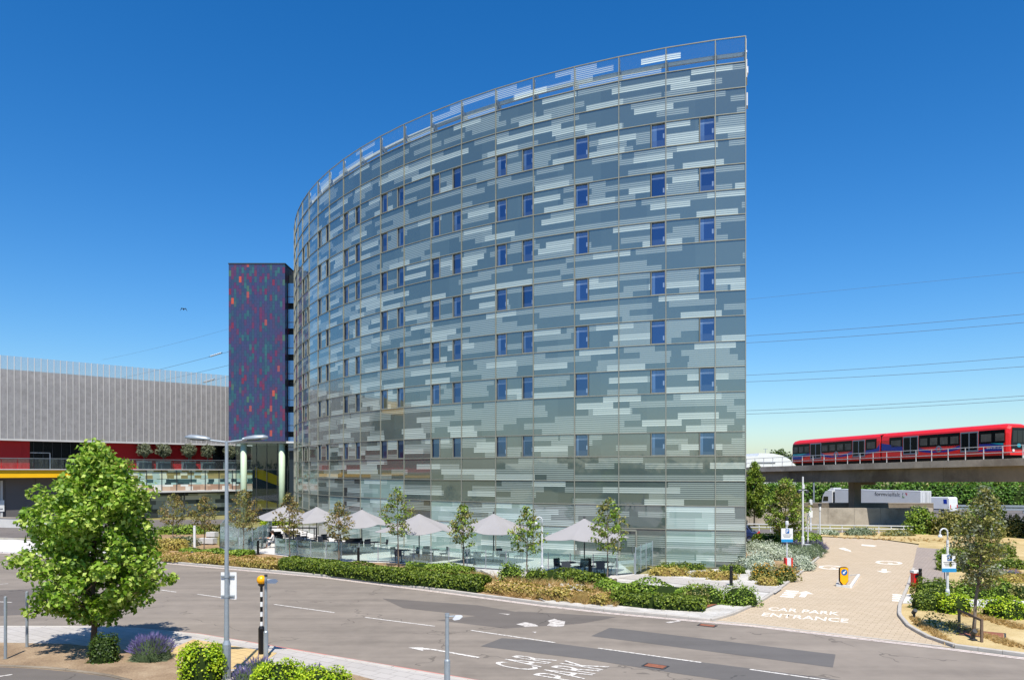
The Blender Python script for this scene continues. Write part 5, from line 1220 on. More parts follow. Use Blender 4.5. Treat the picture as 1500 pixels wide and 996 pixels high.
# swan-neck lamps
def swan(px, py, top, label, z, sign=False, flip=-1):
    b_ = G(px, py, z); s_ = FPX/b_.y; H = (py-top)/s_; r = .16; t = thing('swan_neck_lamp', label, 'lamp', b_, group='white swan-neck lamps')
    mb = MB(); mb.lathe([(.085, 0), (.085, .85), (.055, .92), (.05, H-.5)], n=12); obj('column', mb, 'white_metal', t)
    pts = [(0, 0, H-.52)]+[(flip*r*(1-math.cos(a)), 0, H-r+r*math.sin(a)) for a in np.linspace(0, math.pi, 11)]+[(flip*2*r, 0, H-r-.12)]
    mb = MB(); mb.tube(pts, .032, 8); obj('neck', mb, 'white_metal', t, smooth=True)
    mb = MB(); mb.lathe([(.03, .06), (.08, .0), (.09, -.06), (.05, -.08)], (flip*2*r, 0, H-r-.14), 12); obj('lamp_head', mb, 'white_metal', t)
    mb = MB(); mb.lathe([(.30, -.03), (.22, .05), (.10, .09)], n=12); obj('base', mb, 'concrete', t)
    return t, s_, H
def psign(t, cx, cz, w_, h_, y, dep=-1):
    mb = MB(); mb.box((cx, y, cz), (w_, .03, h_)); p_ = obj('panel', mb, 'white_paint', t)
    mb = MB(); mb.box((cx, y-.02, cz-h_*.40), (w_*.99, .012, h_*.21)); obj('blue_band', mb, 'sign_teal', p_)
    mb = MB(); mb.box((cx+w_*.03, y-.022, cz+h_*.30), (w_*.32, .012, h_*.32)); obj('blue_square', mb, 'sign_blue', p_)
    text_on('letter', 'P', parent_world(p_)+Vector((cx-w_*.06, y-.030, cz+h_*.18)), (1, 0, 0), (0, 0, 1), w_*.17, h_*.24, 'white_paint', p_, bold=.02)
    for i in range(3):
        mb = MB(); mb.box((cx, y-.019, cz+h_*(.05-.09*i)), (w_*(.8-.12*i), .008, h_*.028)); obj('text_line', mb, 'text_grey', p_)
    return p_
t, s_, H = swan(1388, 893, 774, 'white swan-neck lamp carrying a parking sign by the drive', .03)
psign(t, 0.0, (893-824)/s_, 21/s_, 26/s_, -.11)
swan(794, 853, 757, 'white swan-neck lamp in front of the terrace balustrade', .09)
# parking sign with entry machine
b_ = G(1155, 836, .09); s_ = FPX/b_.y; t = thing('parking_sign', 'parking sign on a thin white pole behind the entry machine', 'sign', b_+Vector((0, .25, 0)))
mb = MB(); mb.lathe([(.035, 0), (.035, (836-771)/s_)], n=10); obj('pole', mb, 'white_metal', t); psign(t, -.02, (836-784)/s_, 17/s_, 20/s_, -.06)
mb = MB(); mb.lathe([(.06, (836-771)/s_), (.10, (836-768)/s_), (.10, (836-764)/s_), (.05, (836-763)/s_)], n=12); obj('top_light', mb, 'white_metal', t); mb = MB(); mb.lathe([(.05, (836-763)/s_+.005), (.08, (836-761)/s_), (.08, (836-757.5)/s_)], n=10); obj('top_camera', mb, 'dark_metal', t)
t = thing('entry_machine', 'red and white car park entry machine among silver shrubs', 'machine', b_); w_, h_ = 10/s_, 19/s_
mb = MB(); mb.box((-.02, 0, h_/2), (w_*.58, .32, h_)); obj('cabinet', mb, 'white_metal', t)
for x in (-1, 1): mb = MB(); mb.box((x*w_*.42-.02, -.01, h_/2+.01), (w_*.22, .34, h_)); obj('side_panel', mb, 'red_paint', t)
mb = MB(); mb.box((.04, -.17, h_*.28), (.07, .02, .08)); obj('slot', mb, 'black_plastic', t)
# camera mast and posts
def mast(px, py, top, r, label, z=.08):
    b_ = G(px, py, z); s_ = FPX/b_.y; t = thing('mast', label, 'mast', b_); H = (py-top)/s_; mb = MB(); mb.lathe([(r*1.5, 0), (r*1.5, H*.22), (r, H*.24), (r*.9, H)], n=10); obj('column', mb, 'white_metal', t); return t, s_, H
t, s_, H = mast(1176, 812, 698, .07, 'tall camera mast with two dark cameras in the shrub bed')
for x in (-.28, .28): mb = MB(); mb.box((x, 0, H-1.05), (.2, .34, .16)); mb.lathe([(.08, H-1.2), (.10, H-1.13), (.06, H-1.1)], (x, 0, 0), 10); obj('camera', mb, 'dark_metal', t)
mb = MB(); mb.bar((-.3, 0, H-.95), (.3, 0, H-.95), .04); obj('cross_arm', mb, 'white_metal', t); mb = MB(); mb.box((.0, -.08, H-.7), (.16, .12, .3)); obj('receiver', mb, 'white_metal', t)
t, s_, H = mast(1183.5, 803, 742, .05, 'thin white post with a square white box'); mb = MB(); mb.box((.18, -.04, H-.55), (.28, .14, .5)); obj('box', mb, 'white_paint', t)
t, s_, H = mast(1201, 796, 741, .055, 'white post with a dark light head at the edge of the drive'); mb = MB(); mb.lathe([(.09, H-.35), (.10, H-.1), (.05, H)], n=10); obj('head', mb, 'white_paint', t); mb = MB(); mb.box((0, -.02, H+.1), (.2, .2, .22)); obj('light', mb, 'dark_metal', t)
t, s_, H = mast(1187.5, 777, 731, .07, 'far white post before the concrete wall', 0); mb = MB(); mb.box((0, 0, H-.3), (.28, .2, .5)); obj('box', mb, 'white_metal', t)
t = thing('cabinet', 'small grey metal cabinet at the foot of the camera mast', 'cabinet', G(1183, 812.5, .09)); mb = MB(); mb.box((0, 0, .36), (.42, .3, .72)); obj('body', mb, 'steel', t); mb = MB(); mb.box((0, -.16, .36), (.36, .015, .62)); obj('door', mb, 'galv', t); mb = MB(); mb.box((0, 0, .735), (.46, .34, .03)); obj('lid', mb, 'white_metal', t)
# red post box style bin
t = thing('bin', 'red bin with a white top on the kerb of the drive', 'bin', G(1341.5, 859, .03)); mb = MB(); mb.box((0, 0, .36), (.36, .36, .72)); obj('body', mb, 'red_paint', t); mb = MB(); mb.box((0, -.19, .56), (.28, .02, .14)); obj('opening', mb, 'black_plastic', t); mb = MB(); mb.box((0, 0, .78), (.42, .42, .12)); obj('top', mb, 'white_paint', t); mb = MB(); mb.box((0, 0, .70), (.40, .40, .05)); obj('collar', mb, 'red_paint', t)
# traffic island with keep-left bollard
iq = gp([(1225, 857), (1230, 848), (1262, 843), (1257.5, 843.5), (1247, 859)], 0)
isl = thing('traffic_island', 'small white-edged traffic island in the middle of the drive', 'island', G(1236, 858))
A, B, Cc, Dd = [p-isl.location for p in gp([(1226, 858.5), (1231, 846.5), (1258, 843.5), (1246, 861)])]
for a, b in ((A, Dd), (Dd, Cc), (Cc, B), (B, A)):
    mb = MB(); mb.bar(a+Vector((0, 0, .06)), b+Vector((0, 0, .06)), .13, .12); obj('edge_stone', mb, 'white_paint' if (a is A or a is Dd) else 'kerb_stone', isl)
mb = MB(); mb.poly([(p.x, p.y) for p in (A, Dd, Cc, B)], .07); obj('surface', mb, 'paviour', isl)
b_ = G(1236, 857, .08); s_ = FPX/b_.y; t = thing('keep_left_bollard', 'yellow keep-left bollard with a blue arrow disc', 'bollard', b_); w_ = 11.5/s_; h_ = 25/s_
mb = MB(); mb.plate((0, .06, .04), (1, 0, 0), (0, 0, 1), (0, -1, 0), [(-.05, 0), (.05, 0), (w_/2, h_*.22), (w_/2, h_*.95), (w_*.3, h_), (-w_*.3, h_), (-w_/2, h_*.95), (-w_/2, h_*.22)], .12); obj('shell', mb, 'amber', t)
mb = MB(); mb.plate((0, .075, .02), (1, 0, 0), (0, 0, 1), (0, -1, 0), [(-.09, 0), (.09, 0), (w_/2+.03, h_*.22), (w_/2+.03, h_*.98), (w_*.3, h_+.05), (-w_*.3, h_+.05), (-w_/2-.03, h_*.98), (-w_/2-.03, h_*.22)], .09); obj('rim', mb, 'black_plastic', t)
c = Vector((0, -.062, h_*.78)); mb = MB(); mb.plate(c, (1, 0, 0), (0, 0, 1), (0, -1, 0), [(w_*.40*math.cos(a), w_*.40*math.sin(a)) for a in np.linspace(0, 2*math.pi, 20, endpoint=False)], .008); di = obj('disc', mb, 'sign_blue', t)
q = .7071; mb = MB(); mb.plate(c+Vector((0, -.009, 0)), (q, 0, q), (-q, 0, q), (0, -1, 0), [(w_*.28, -.025), (w_*.28, .025), (-.02, .025), (-.02, .075), (-w_*.30, 0), (-.02, -.075), (-.02, -.025)], .006); obj('arrow', mb, 'white_paint', di)
mb = MB(); mb.box((0, .0, .02), (.3, .22, .04)); obj('base', mb, 'black_plastic', t)
# timber tree guard, irrigation stub, uplighters
b_ = G(1436, 936, .02); s_ = FPX/b_.y; t = thing('tree_guard', 'low brown timber frame around the slender tree trunk', 'tree guard', b_)
A = G(1405, 923, .02)-b_; B = G(1438, 940, .02)-b_; hh = 33/s_
for p_ in (A, B): mb = MB(); mb.bar(p_, p_+Vector((0, 0, hh)), .075); obj('post', mb, 'timber', t)
mb = MB(); mb.bar(A+Vector((0, 0, hh-.04)), B+Vector((0, 0, hh-.04)), .05, .08); obj('rail', mb, 'timber', t)
b_ = G(891, 861, .09); t = thing('tree_guard', 'low timber stake frame at the young tree before the last parasol', 'tree guard', b_)
for x in (-.35, .35): mb = MB(); mb.box((x, -.1, .25), (.09, .09, .5)); obj('post', mb, 'timber', t)
mb = MB(); mb.box((0, -.16, .44), (.85, .05, .09)); obj('rail', mb, 'timber', t)
def uplight(px, py, z, label):
    t = thing('uplighter', label, 'light', G(px, py, z), group='ground spotlights'); mb = MB(); mb.lathe([(.05, 0), (.05, .16)], n=8); mb.box((0, 0, .02), (.18, .18, .04)); obj('stem', mb, 'dark_metal', t); mb = MB(); mb.tube([(0, .06, .2), (0, -.10, .34)], .085, 10); obj('head', mb, 'dark_metal', t)
for a in ((1339, 905, .03, 'ground spotlight on the dry lawn inside the curved kerb'), (282, 816, .3, 'ground spotlight in the straw grasses near the white post'), (763, 862, .2, 'ground spotlight in the ochre grasses by the small green tree'), (1426, 937, .03, 'pale spotlight stub beside the timber tree guard')): uplight(*a)
# ------------------------------------------------------------------ elevated railway and train
T0 = Vector((36.0, 98.9, 0)); T1 = Vector((45.2, 69.9, 0)); TL = (T1-T0).length; tT = (T1-T0)/TL; nT = Vector((tT.y, -tT.x, 0))
if nT.dot(-T0) < 0: nT = -nT
def zT(a): return 7.02+.46*a/TL                 # underside of the red body along the track
def F(a, b, c): return T0+tT*a+nT*b+Vector((0, 0, zT(a)+c))     # a along, b towards the near side, c up
def fbox(a0, a1, b0, b1, c0, c1, mb=None, m=0):
    mb = mb or MB(); vs_ = [F(a, b, c) for c in (c0, c1) for a, b in ((a0, b0), (a1, b0), (a1, b1), (a0, b1))]
    fs = [(0, 1, 2, 3), (7, 6, 5, 4), (4, 5, 1, 0), (5, 6, 2, 1), (6, 7, 3, 2), (7, 4, 0, 3)]
    return mb.add(vs_, fs, m)
vd = thing('viaduct', 'weathered concrete railway viaduct carrying the red train', 'bridge', F(0, 0, -3)); VO = Vector(vd.location)
def vobj(nm, mb, mat, par=vd, **k): return obj(nm, mb, mat, par, world=True, **k)
DA, DB = -75, TL+46
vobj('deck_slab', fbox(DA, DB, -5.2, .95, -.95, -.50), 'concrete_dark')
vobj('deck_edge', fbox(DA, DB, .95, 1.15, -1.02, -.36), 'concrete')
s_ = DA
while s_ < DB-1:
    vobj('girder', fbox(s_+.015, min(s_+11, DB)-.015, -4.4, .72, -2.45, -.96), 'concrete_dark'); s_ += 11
for b0 in (-.35, -1.85): vobj('rail_track', fbox(DA, DB, b0-.04, b0+.04, -.49, -.36), 'steel')
PBO = -1.3; r_ = (1252-750)/FPX; o_ = T0+nT*PBO; pa = (o_.x-r_*o_.y)/(r_*tT.y-tT.x)
for a_ in (pa, pa-27, pa+27):
    base = F(a_, PBO, 0); mb = MB(); z1 = zT(a_)-2.46
    c = tT*.45; d = nT*.52; q = [base+c+d, base-c+d, base-c-d, base+c-d]
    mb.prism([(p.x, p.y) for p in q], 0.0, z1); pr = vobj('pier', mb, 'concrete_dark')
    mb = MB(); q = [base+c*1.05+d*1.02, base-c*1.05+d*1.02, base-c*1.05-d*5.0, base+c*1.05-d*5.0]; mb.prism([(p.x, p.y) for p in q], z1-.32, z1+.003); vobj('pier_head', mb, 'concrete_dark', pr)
hr = thing('railing', 'thin two-rail steel railing along the viaduct edge', 'railing', F(0, 1.05, -.36))
a_ = -20.0
while a_ < DB: obj('post', fbox(a_-.03, a_+.03, 1.0, 1.06, -.36, .82), 'white_metal', hr, world=True); a_ += 1.95
for c in (.2, .80): obj('rail', fbox(DA, DB, 1.01, 1.05, c-.03, c+.03), 'white_metal', hr, world=True)
# train: body sections with a rounded roof
tr = thing('train', 'red light-rail train with blue swooshes on the viaduct', 'train', F(0, 0, 0))
W_ = 2.55
prof = [(.0, .0), (.10, .30), (.10, 2.1), (.0, 2.55), (-.25, 2.82), (-.7, 2.93), (-1.85, 2.93), (-2.3, 2.82), (-2.55, 2.55), (-2.65, 2.1), (-2.65, .3), (-2.55, .0)]
def section(nm, a0, a1, ends=(0, 0), mat='red_train'):
    st = [(a0, ends[0]), (a0+.25, ends[0]*.35), (a0+.8, 0), (a1-.8, 0), (a1-.25, ends[1]*.35), (a1, ends[1])]; mb = MB(); vs_ = []; n_ = len(prof)
    for a, k in st:
        for b, c in prof: vs_.append(F(a, (b+1.275)*(1-.16*k)-1.275, c*(1-.07*k)))
    fs = [(i*n_+j, (i+1)*n_+j, (i+1)*n_+(j+1) % n_, i*n_+(j+1) % n_) for i in range(5) for j in range(n_)]
    fs += [tuple(range(n_)), tuple(reversed(range(5*n_, 6*n_)))]
    mb.add(vs_, fs); return obj(nm, mb, mat, tr, world=True, smooth=False)
mid = TL*.5
b1 = section('body', 0, mid-.12, (1, 0)); b2 = section('body', mid+.12, TL, (0, 1))
obj('gangway', fbox(mid-.2, mid+.2, -2.35, -.05, .1, 2.7), 'undergear', tr, world=True)
for a0, a1 in ((1.5, 5.5), (mid-2.2, mid+2.2), (TL-5.5, TL-1.5)): obj('bogie', fbox(a0, a1, -2.1, -.2, -.45, .02), 'undergear', tr, world=True)
obj('underframe', fbox(.6, TL-.6, -2.4, -.15, -.25, .01), 'undergear', tr, world=True)
nearb = .10
def skin(nm, a0, a1, c0, c1, mat, par, d=.012): return obj(nm, fbox(a0, a1, nearb-.02, nearb+d, c0, c1), mat, par, world=True)
def px_a(px):                                   # photo column -> distance along the train's near side
    r = (px-750)/FPX; o_ = T0+nT*nearb; return (o_.x-r*o_.y)/(r*tT.y-tT.x)
lay = {b1: [(1161.5, 1186), (1203, 1248), (1268, 1284)], b2: [(1303, 1322), (1346, 1406), (1434, 1477)]}
doors = {b1: [(1187, 1203), (1249, 1267)], b2: [(1323, 1345), (1407, 1433)]}
for bd_, bands in lay.items():
    for x0, x1 in bands:
        a0, a1 = px_a(x0), px_a(x1); wb = skin('window_band', max(a0, .25), min(a1, TL-.3), 1.12, 2.36, 'glass_black', bd_); n_ = max(1, round((a1-a0)/1.25))
        for i in range(n_):
            c0 = a0+(a1-a0)*(i+.14)/n_; c1 = a0+(a1-a0)*(i+.86)/n_; obj('pane', fbox(max(c0, .3), min(c1, TL-.35), nearb+.013, nearb+.02, 1.3, 2.02), 'train_pane', wb, world=True) if 'train_pane' in _M else None
    for x0, x1 in doors[bd_]:
        a0, a1 = px_a(x0), px_a(x1); d = skin('door', a0, a1, .42, 2.36, 'train_grey', bd_, .02); m = (a0+a1)/2
        for q0, q1 in ((a0+.12, m-.07), (m+.07, a1-.12)): obj('door_glass', fbox(q0, q1, nearb+.021, nearb+.03, .6, 2.22), 'glass_black', d, world=True)
# blue swooshes and roundels (flat print)
def decal(nm, outline, mat, par, d=.016):        # outline in (a, c)
    n_ = len(outline); mb = MB(); f_ = [F(a, nearb+d, c) for a, c in outline]; b_ = [F(a, nearb-.01, c) for a, c in outline]
    trn = tessellate_polygon([[Vector((a, c, 0)) for a, c in outline]]); fs = []
    for t3 in trn: fs.append(t3)
    mb.add(f_+b_, fs+[(i, (i+1) % n_, n_+(i+1) % n_, n_+i) for i in range(n_)]); return obj(nm, mb, mat, par, world=True)
def arcs(a0, a1, c0, c1, sag, th, n_=10):
    up = [(a0+(a1-a0)*i/n_, c0+(c1-c0)*i/n_-sag*math.sin(math.pi*i/n_)) for i in range(n_+1)]
    return up+[(a, c-th*(.35+.65*abs(2*i/n_-1))) for i, (a, c) in list(enumerate(up))[::-1]]
for bd_, xs in ((b1, (1203, 1248)), (b2, (1346, 1406))):
    a0, a1 = px_a(xs[0]), px_a(xs[1]); decal('swoosh', arcs(a0, a1, 1.08, 1.12, .44, .36), 'blue_train', bd_, .006)
    m = (a0+a1)/2; di = decal('roundel', [(m+.34*math.cos(x), .86+.34*math.sin(x)) for x in np.linspace(0, 6.283, 18, endpoint=False)], 'train_grey', bd_, .014)
    decal('roundel_bar', [(m-.45, .78), (m+.45, .78), (m+.45, .94), (m-.45, .94)], 'blue_train', di, .020); decal('roundel_centre', [(m+.16*math.cos(x), .86+.16*math.sin(x)) for x in np.linspace(0, 6.283, 12, endpoint=False)], 'red_train', di, .026)
a0, a1 = px_a(1161.5), px_a(1186); s_ = decal('swoosh', [(max(a0, .35), .45), (max(a0, .35), 1.14), (a1, 1.14), (a1, .85), (a1-1.2, .75), (a0+1.6, .42)], 'blue_train', b1); decal('swoosh_edge', [(max(a0, .35), .98), (max(a0, .35), 1.12), (a1-.4, 1.14), (a0+1.4, .92)], 'cyan_train', s_, .022)
a0, a1 = px_a(1268), mid-.14; decal('swoosh', [(a0, .66), (a0, 1.1), (px_a(1284), 1.25), (a1, 1.78), (a1, 1.0)], 'blue_train', b1, .02)
a0, a1 = mid+.14, px_a(1322); s_ = decal('swoosh', [(a0, 1.0), (a0, 1.78), (a1, 1.3), (a1, .86)], 'blue_train', b2, .02)
a0, a1 = px_a(1434), TL-.45; s_ = decal('swoosh', [(a0, .92), (a0, 1.11), (a1, 1.11), (a1, .40), (a1-3.0, .42), (a0+1.6, .86)], 'blue_train', b2, .006); decal('swoosh_edge', [(a0+1.2, 1.14), (a1, 1.10), (a1, .96), (a0+2.2, .98)], 'cyan_train', s_, .018)
o_ = F(TL-2.15, nearb+.03, .62); text_on('web_address', 'www.dlr.co.uk', o_, tT, (0, 0, 1), 1.7, .22, 'white_paint', s_)
# cab end towards the station
cab = MB(); o_ = F(TL+.01, -1.275, 0); X_ = -nT; out_ = [(-.98, .55), (.98, .55), (1.0, 1.3), (.86, 2.5), (-.86, 2.5), (-1.0, 1.3)]
cab.plate(o_, X_, (0, 0, 1), tT, out_, .05); cb = obj('cab_front', cab, 'black_paint', b2, world=True)
for x0, x1 in ((-.85, -.32), (-.27, .27), (.32, .85)):
    m_ = MB(); m_.plate(o_+tT*.051, X_, (0, 0, 1), tT, [(x0, 1.15), (x1, 1.15), (x1*.94, 2.25), (x0*.94, 2.25)], .012); obj('cab_window', m_, 'glass_dark', cb, world=True)
m_ = MB(); m_.plate(o_+tT*.051, X_, (0, 0, 1), tT, [(.24*math.cos(x)-.1, .88+.17*math.sin(x)) for x in np.linspace(0, 6.283, 14, endpoint=False)], .012); obj('cab_roundel', m_, 'cyan_train', cb, world=True)
for x in (-.75, .75): m_ = MB(); m_.plate(o_+tT*.02, X_, (0, 0, 1), tT, [(x+.14*math.cos(y), .42+.12*math.sin(y)) for y in np.linspace(0, 6.283, 12, endpoint=False)], .04); obj('headlight', m_, 'white_paint', cb, world=True)

# ------------------------------------------------------------------ concrete ramp wall, rails, highway barrier
wA, wB = G(1060, 768.5), G(1367, 769); wl = thing('retaining_wall', 'stained concrete retaining wall under the viaduct', 'wall', wA)
t_ = (wB-wA).normalized(); L_ = (wB-wA).length; k_ = 8
for i in range(k_):
    a = wA+t_*(L_*i/k_+.012)-wA; b = wA+t_*(L_*(i+1)/k_-.012)-wA; mb = MB(); mb.bar(a+Vector((0, .2, .95)), b+Vector((0, .2, .95)), .4, 1.9); obj('wall_bay', mb, 'concrete', wl)
mb = MB(); mb.bar(wB-wA+Vector((-.2, .45, .94)), wB-wA+Vector((1.2, 12, .94)), .4, 1.88); obj('wall_return', mb, 'concrete', wl)
wl2 = thing('parapet_wall', 'low tan concrete parapet behind the retaining wall', 'wall', G(1160, 769)+Vector((0, 6.5, 0)))
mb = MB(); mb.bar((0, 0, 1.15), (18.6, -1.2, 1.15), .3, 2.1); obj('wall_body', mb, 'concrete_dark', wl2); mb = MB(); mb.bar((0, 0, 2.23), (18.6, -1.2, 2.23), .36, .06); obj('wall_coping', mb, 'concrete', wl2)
rl = thing('guard_rail', 'low white rail in front of the concrete wall', 'railing', G(1095, 778)); rA, rB = Vector((0, 0, 0)), G(1342, 782)-G(1095, 778)
for i in range(15): p_ = rA+(rB-rA)*(i/14); mb = MB(); mb.bar(p_, p_+Vector((0, 0, .75)), .07); obj('post', mb, 'white_metal', rl)
for z in (.45, .75): mb = MB(); mb.bar(rA+Vector((0, -.05, z)), rB+Vector((0, -.05, z)), .05, .09); obj('rail', mb, 'white_metal', rl)
def barrier(A, B, label, h=.95):
    t = thing('crash_barrier', label, 'barrier', A); v = B-A; n_ = int(v.length/3)
    for i in range(n_+1): p_ = v*(i/n_); mb = MB(); mb.bar(p_, p_+Vector((0, 0, h)), .12); obj('post', mb, 'galv', t)
    for z in (h*.5, h*.88): mb = MB(); mb.bar(Vector((0, -.1, z)), v+Vector((0, -.1, z)), .08, .30); obj('rail', mb, 'galv', t)
barrier(Vector((35, 106, 0)), Vector((51, 103.5, 0)), 'double-rail crash barrier ahead of the lorry cab', 1.5)
barrier(Vector((58, 112.5, 0)), Vector((120, 99, 0)), 'double-rail crash barrier beyond the white van', 1.15)
for x, y, lab, yl in ((80, 112, 'tall thin highway pole with a yellow plate under the viaduct', True), (44, 112, 'tall thin lamp pole before the hedge near the lorry cab', False)):
    t = thing('pole', lab, 'pole', (x, y, 0)); mb = MB(); mb.lathe([(.12, 0), (.10, 8.5)], n=10); obj('column', mb, 'galv', t); mb = MB(); mb.box((0, -.13, 4.6 if not yl else 3.4), (1.0 if yl else .3, .05, .35)); obj('plate', mb, 'amber' if yl else 'galv', t)

# ------------------------------------------------------------------ vehicles
def wheel(par, c, r, w, axis, hub='galv'):
    n_ = 18; ax = Vector(axis); u = Vector((-ax.y, ax.x, 0)); mb = MB(); prof_ = [(r*.62, -w/2), (r*.93, -w/2), (r, -w*.32), (r, w*.32), (r*.93, w/2), (r*.62, w/2)]; vs_ = []
    for rr, o_ in prof_:
        for j in range(n_): a = 2*math.pi*j/n_; vs_.append(Vector(c)+ax*o_+u*rr*math.cos(a)+Vector((0, 0, rr*math.sin(a))))
    mb.add(vs_, [(i*n_+j, i*n_+(j+1) % n_, (i+1)*n_+(j+1) % n_, (i+1)*n_+j) for i in range(5) for j in range(n_)]); ty = obj('wheel', mb, 'tyre', par)
    mb = MB(); vs_ = [Vector(c)+ax*o_+u*r*.62*math.cos(2*math.pi*j/n_)+Vector((0, 0, r*.62*math.sin(2*math.pi*j/n_))) for o_ in (-w*.4, w*.4) for j in range(n_)]
    mb.add(vs_, [tuple(range(n_)), tuple(range(n_, 2*n_))]+[(j, (j+1) % n_, n_+(j+1) % n_, n_+j) for j in range(n_)]); obj('rim', mb, hub, ty)
# articulated lorry, local x forwards
LA = Vector(((1223-750)*115/FPX, 115, 0)); LB = Vector(((1348-750)*103/FPX, 103, 0)); dv = (LA-LB); LT = dv.length; hd_ = math.atan2(dv.y, dv.x)
lo = thing('lorry', 'articulated lorry with a plain grey-white box trailer passing under the viaduct', 'lorry', LB, hd_)
# near side is +y in local space when heading left
zb_, ztp = .98, 3.28; Wd = 2.3
mb = MB(); mb.box((LT/2, -Wd/2, (zb_+ztp)/2), (LT, Wd, ztp-zb_)); tl = obj('trailer', mb, 'trailer_side', lo)
mb = MB(); mb.box((LT/2, -Wd/2, ztp+.02), (LT+.02, Wd+.02, .05)); obj('trailer_roof', mb, 'trailer_white', tl)
mb = MB(); mb.box((-.02, -Wd/2, (zb_+ztp)/2), (.04, Wd+.01, ztp-zb_)); rd = obj('rear_doors', mb, 'trailer_white', tl)
for y in (-Wd*.5-.03, -Wd*.5+.03, -Wd*.15, -Wd*.85): mb = MB(); mb.bar((-.05, y, zb_+.1), (-.05, y, ztp-.1), .025); obj('locking_bar', mb, 'galv', rd)
for y in (-.12, -Wd+.12): mb = MB(); mb.box((-.045, y, zb_+.16), (.02, .16, .1)); obj('rear_light', mb, 'red_paint', rd)
mb = MB(); mb.box((LT*.45, -Wd/2, .85), (LT*.9, 1.0, .22)); obj('chassis', mb, 'undergear', lo)
for x in (1.6, 2.6, 3.6):
    for y in (-.18, -Wd+.18): wheel(lo, (x, y, .45), .45, .3, (0, 1, 0))
cabx = LT+.75
for x in (cabx-.6, cabx+1.0):
    for y in (-.18, -Wd+.18): wheel(lo, (x, y, .45), .45, .3, (0, 1, 0))
mb = MB(); pts = [(cabx-.25, .55), (cabx+1.55, .45), (cabx+1.62, 1.4), (cabx+1.40, 2.35), (cabx+.95, 3.0), (cabx-.25, 3.05)]
mb.plate((0, 0, 0), (1, 0, 0), (0, 0, 1), (0, -1, 0), pts, Wd); cb = obj('cab', mb, 'trailer_white', lo)
mb = MB(); mb.plate((0, .012, 0), (1, 0, 0), (0, 0, 1), (0, -1, 0), [(cabx+.45, 1.5), (cabx+1.45, 1.45), (cabx+1.28, 2.2), (cabx+.45, 2.2)], .02); obj('side_window', mb, 'glass_dark', cb)
mb = MB(); mb.bar((cabx+1.6, -Wd/2, 1.5), (cabx+1.40, -Wd/2, 2.3), Wd-.2, .03); obj('windscreen', mb, 'glass_dark', cb)
mb = MB(); mb.plate((0, -.3, 0), (1, 0, 0), (0, 0, 1), (0, -1, 0), [(cabx-.25, 3.051), (cabx+.9, 3.051), (cabx+.2, 3.5), (cabx-.25, 3.52)], Wd-.6); obj('wind_deflector', mb, 'trailer_white', cb)
mb = MB(); mb.box((cabx-.45, -Wd/2, 1.9), (.3, Wd-.3, 2.0)); obj('cab_gap', mb, 'dark_metal', lo)
lx = LT*.58; R_ = Matrix.Rotation(hd_, 3, 'Z')
def lorry_text(nm, txt, x, w_, h_, mat, z=2.55, par=tl):
    me_o = LB + R_ @ Vector((x, .02, z)); o = text_on(nm, txt, me_o, R_ @ Vector((-1, 0, 0)), (0, 0, 1), w_, h_, mat); 
    o.parent = par; o.matrix_parent_inverse = Matrix.Translation(LB).__class__.Identity(4); mw = Matrix.Translation(LB) @ Matrix.Rotation(hd_, 4, 'Z'); o.matrix_parent_inverse = mw.inverted(); return o
lorry_text('lettering_form', 'form', LT*.505, LT*.12, .52, 'black_paint'); lorry_text('lettering_vielfalt', 'vielfalt', LT*.382, LT*.165, .52, 'text_grey')
for k, (m_, dx, dz) in enumerate((('logo_red', .24, .24), ('logo_green', -.22, -.16), ('text_grey', .0, .0))):
    mb = MB(); x0 = LT*.165; pts = ([(-.05, .3), (-.34, .3), (-.34, -.02), (-.24, -.02), (-.24, .2), (-.05, .2)], [(.05, -.34), (.34, -.34), (.34, -.02), (.24, -.02), (.24, -.24), (.05, -.24)], [(.2, .3), (.34, .3), (.34, .1), (.27, .1), (.27, .24), (.2, .24)])[k]
    mb.plate((x0, .005, 2.72), (1, 0, 0), (0, 0, 1), (0, 1, 0), pts, .012); obj('logo_mark', mb, m_, tl)
# white van behind the lorry
vD = 106.0; vB = Vector(((1391-750)*vD/FPX, vD, 0)); vn = thing('van', 'white panel van with a blue mark following the lorry', 'van', vB, hd_)
pts = [(0, .45), (5.0, .45), (5.15, .75), (5.05, 1.15), (4.3, 1.35), (3.6, 2.2), (3.3, 2.36), (.25, 2.42), (.05, 2.25), (0, 1.2)]
mb = MB(); mb.plate((0, 0, 0), (1, 0, 0), (0, 0, 1), (0, -1, 0), pts, 1.9); vb = obj('body', mb, 'van_white', vn)
md = vb.modifiers.new('bev', 'BEVEL'); md.width = .08; md.segments = 3
for x in (.95, 4.2):
    for y in (-.06, -1.84): wheel(vn, (x, y, .34), .34, .2, (0, 1, 0))
mb = MB(); mb.plate((0, .012, 0), (1, 0, 0), (0, 0, 1), (0, -1, 0), [(2.9, 1.4), (4.1, 1.4), (3.55, 2.1), (2.9, 2.15)], .02); obj('side_window', mb, 'glass_dark', vb)
mb = MB(); mb.plate((0, .014, 0), (1, 0, 0), (0, 0, 1), (0, -1, 0), [(.35, 1.5), (.85, 1.5), (.9, 2.1), (.4, 2.1)], .02); obj('blue_mark', mb, 'logo_blue', vb)
mb = MB(); mb.plate((0, .014, 0), (1, 0, 0), (0, 0, 1), (0, -1, 0), [(.05, .62), (4.9, .62), (4.9, .74), (.05, .74)], .02); obj('rubbing_strip', mb, 'black_plastic', vb)
for y in (-.2, -1.7): mb = MB(); mb.box((-.01, y, 1.1), (.05, .14, .5)); obj('rear_light', mb, 'red_paint', vb)
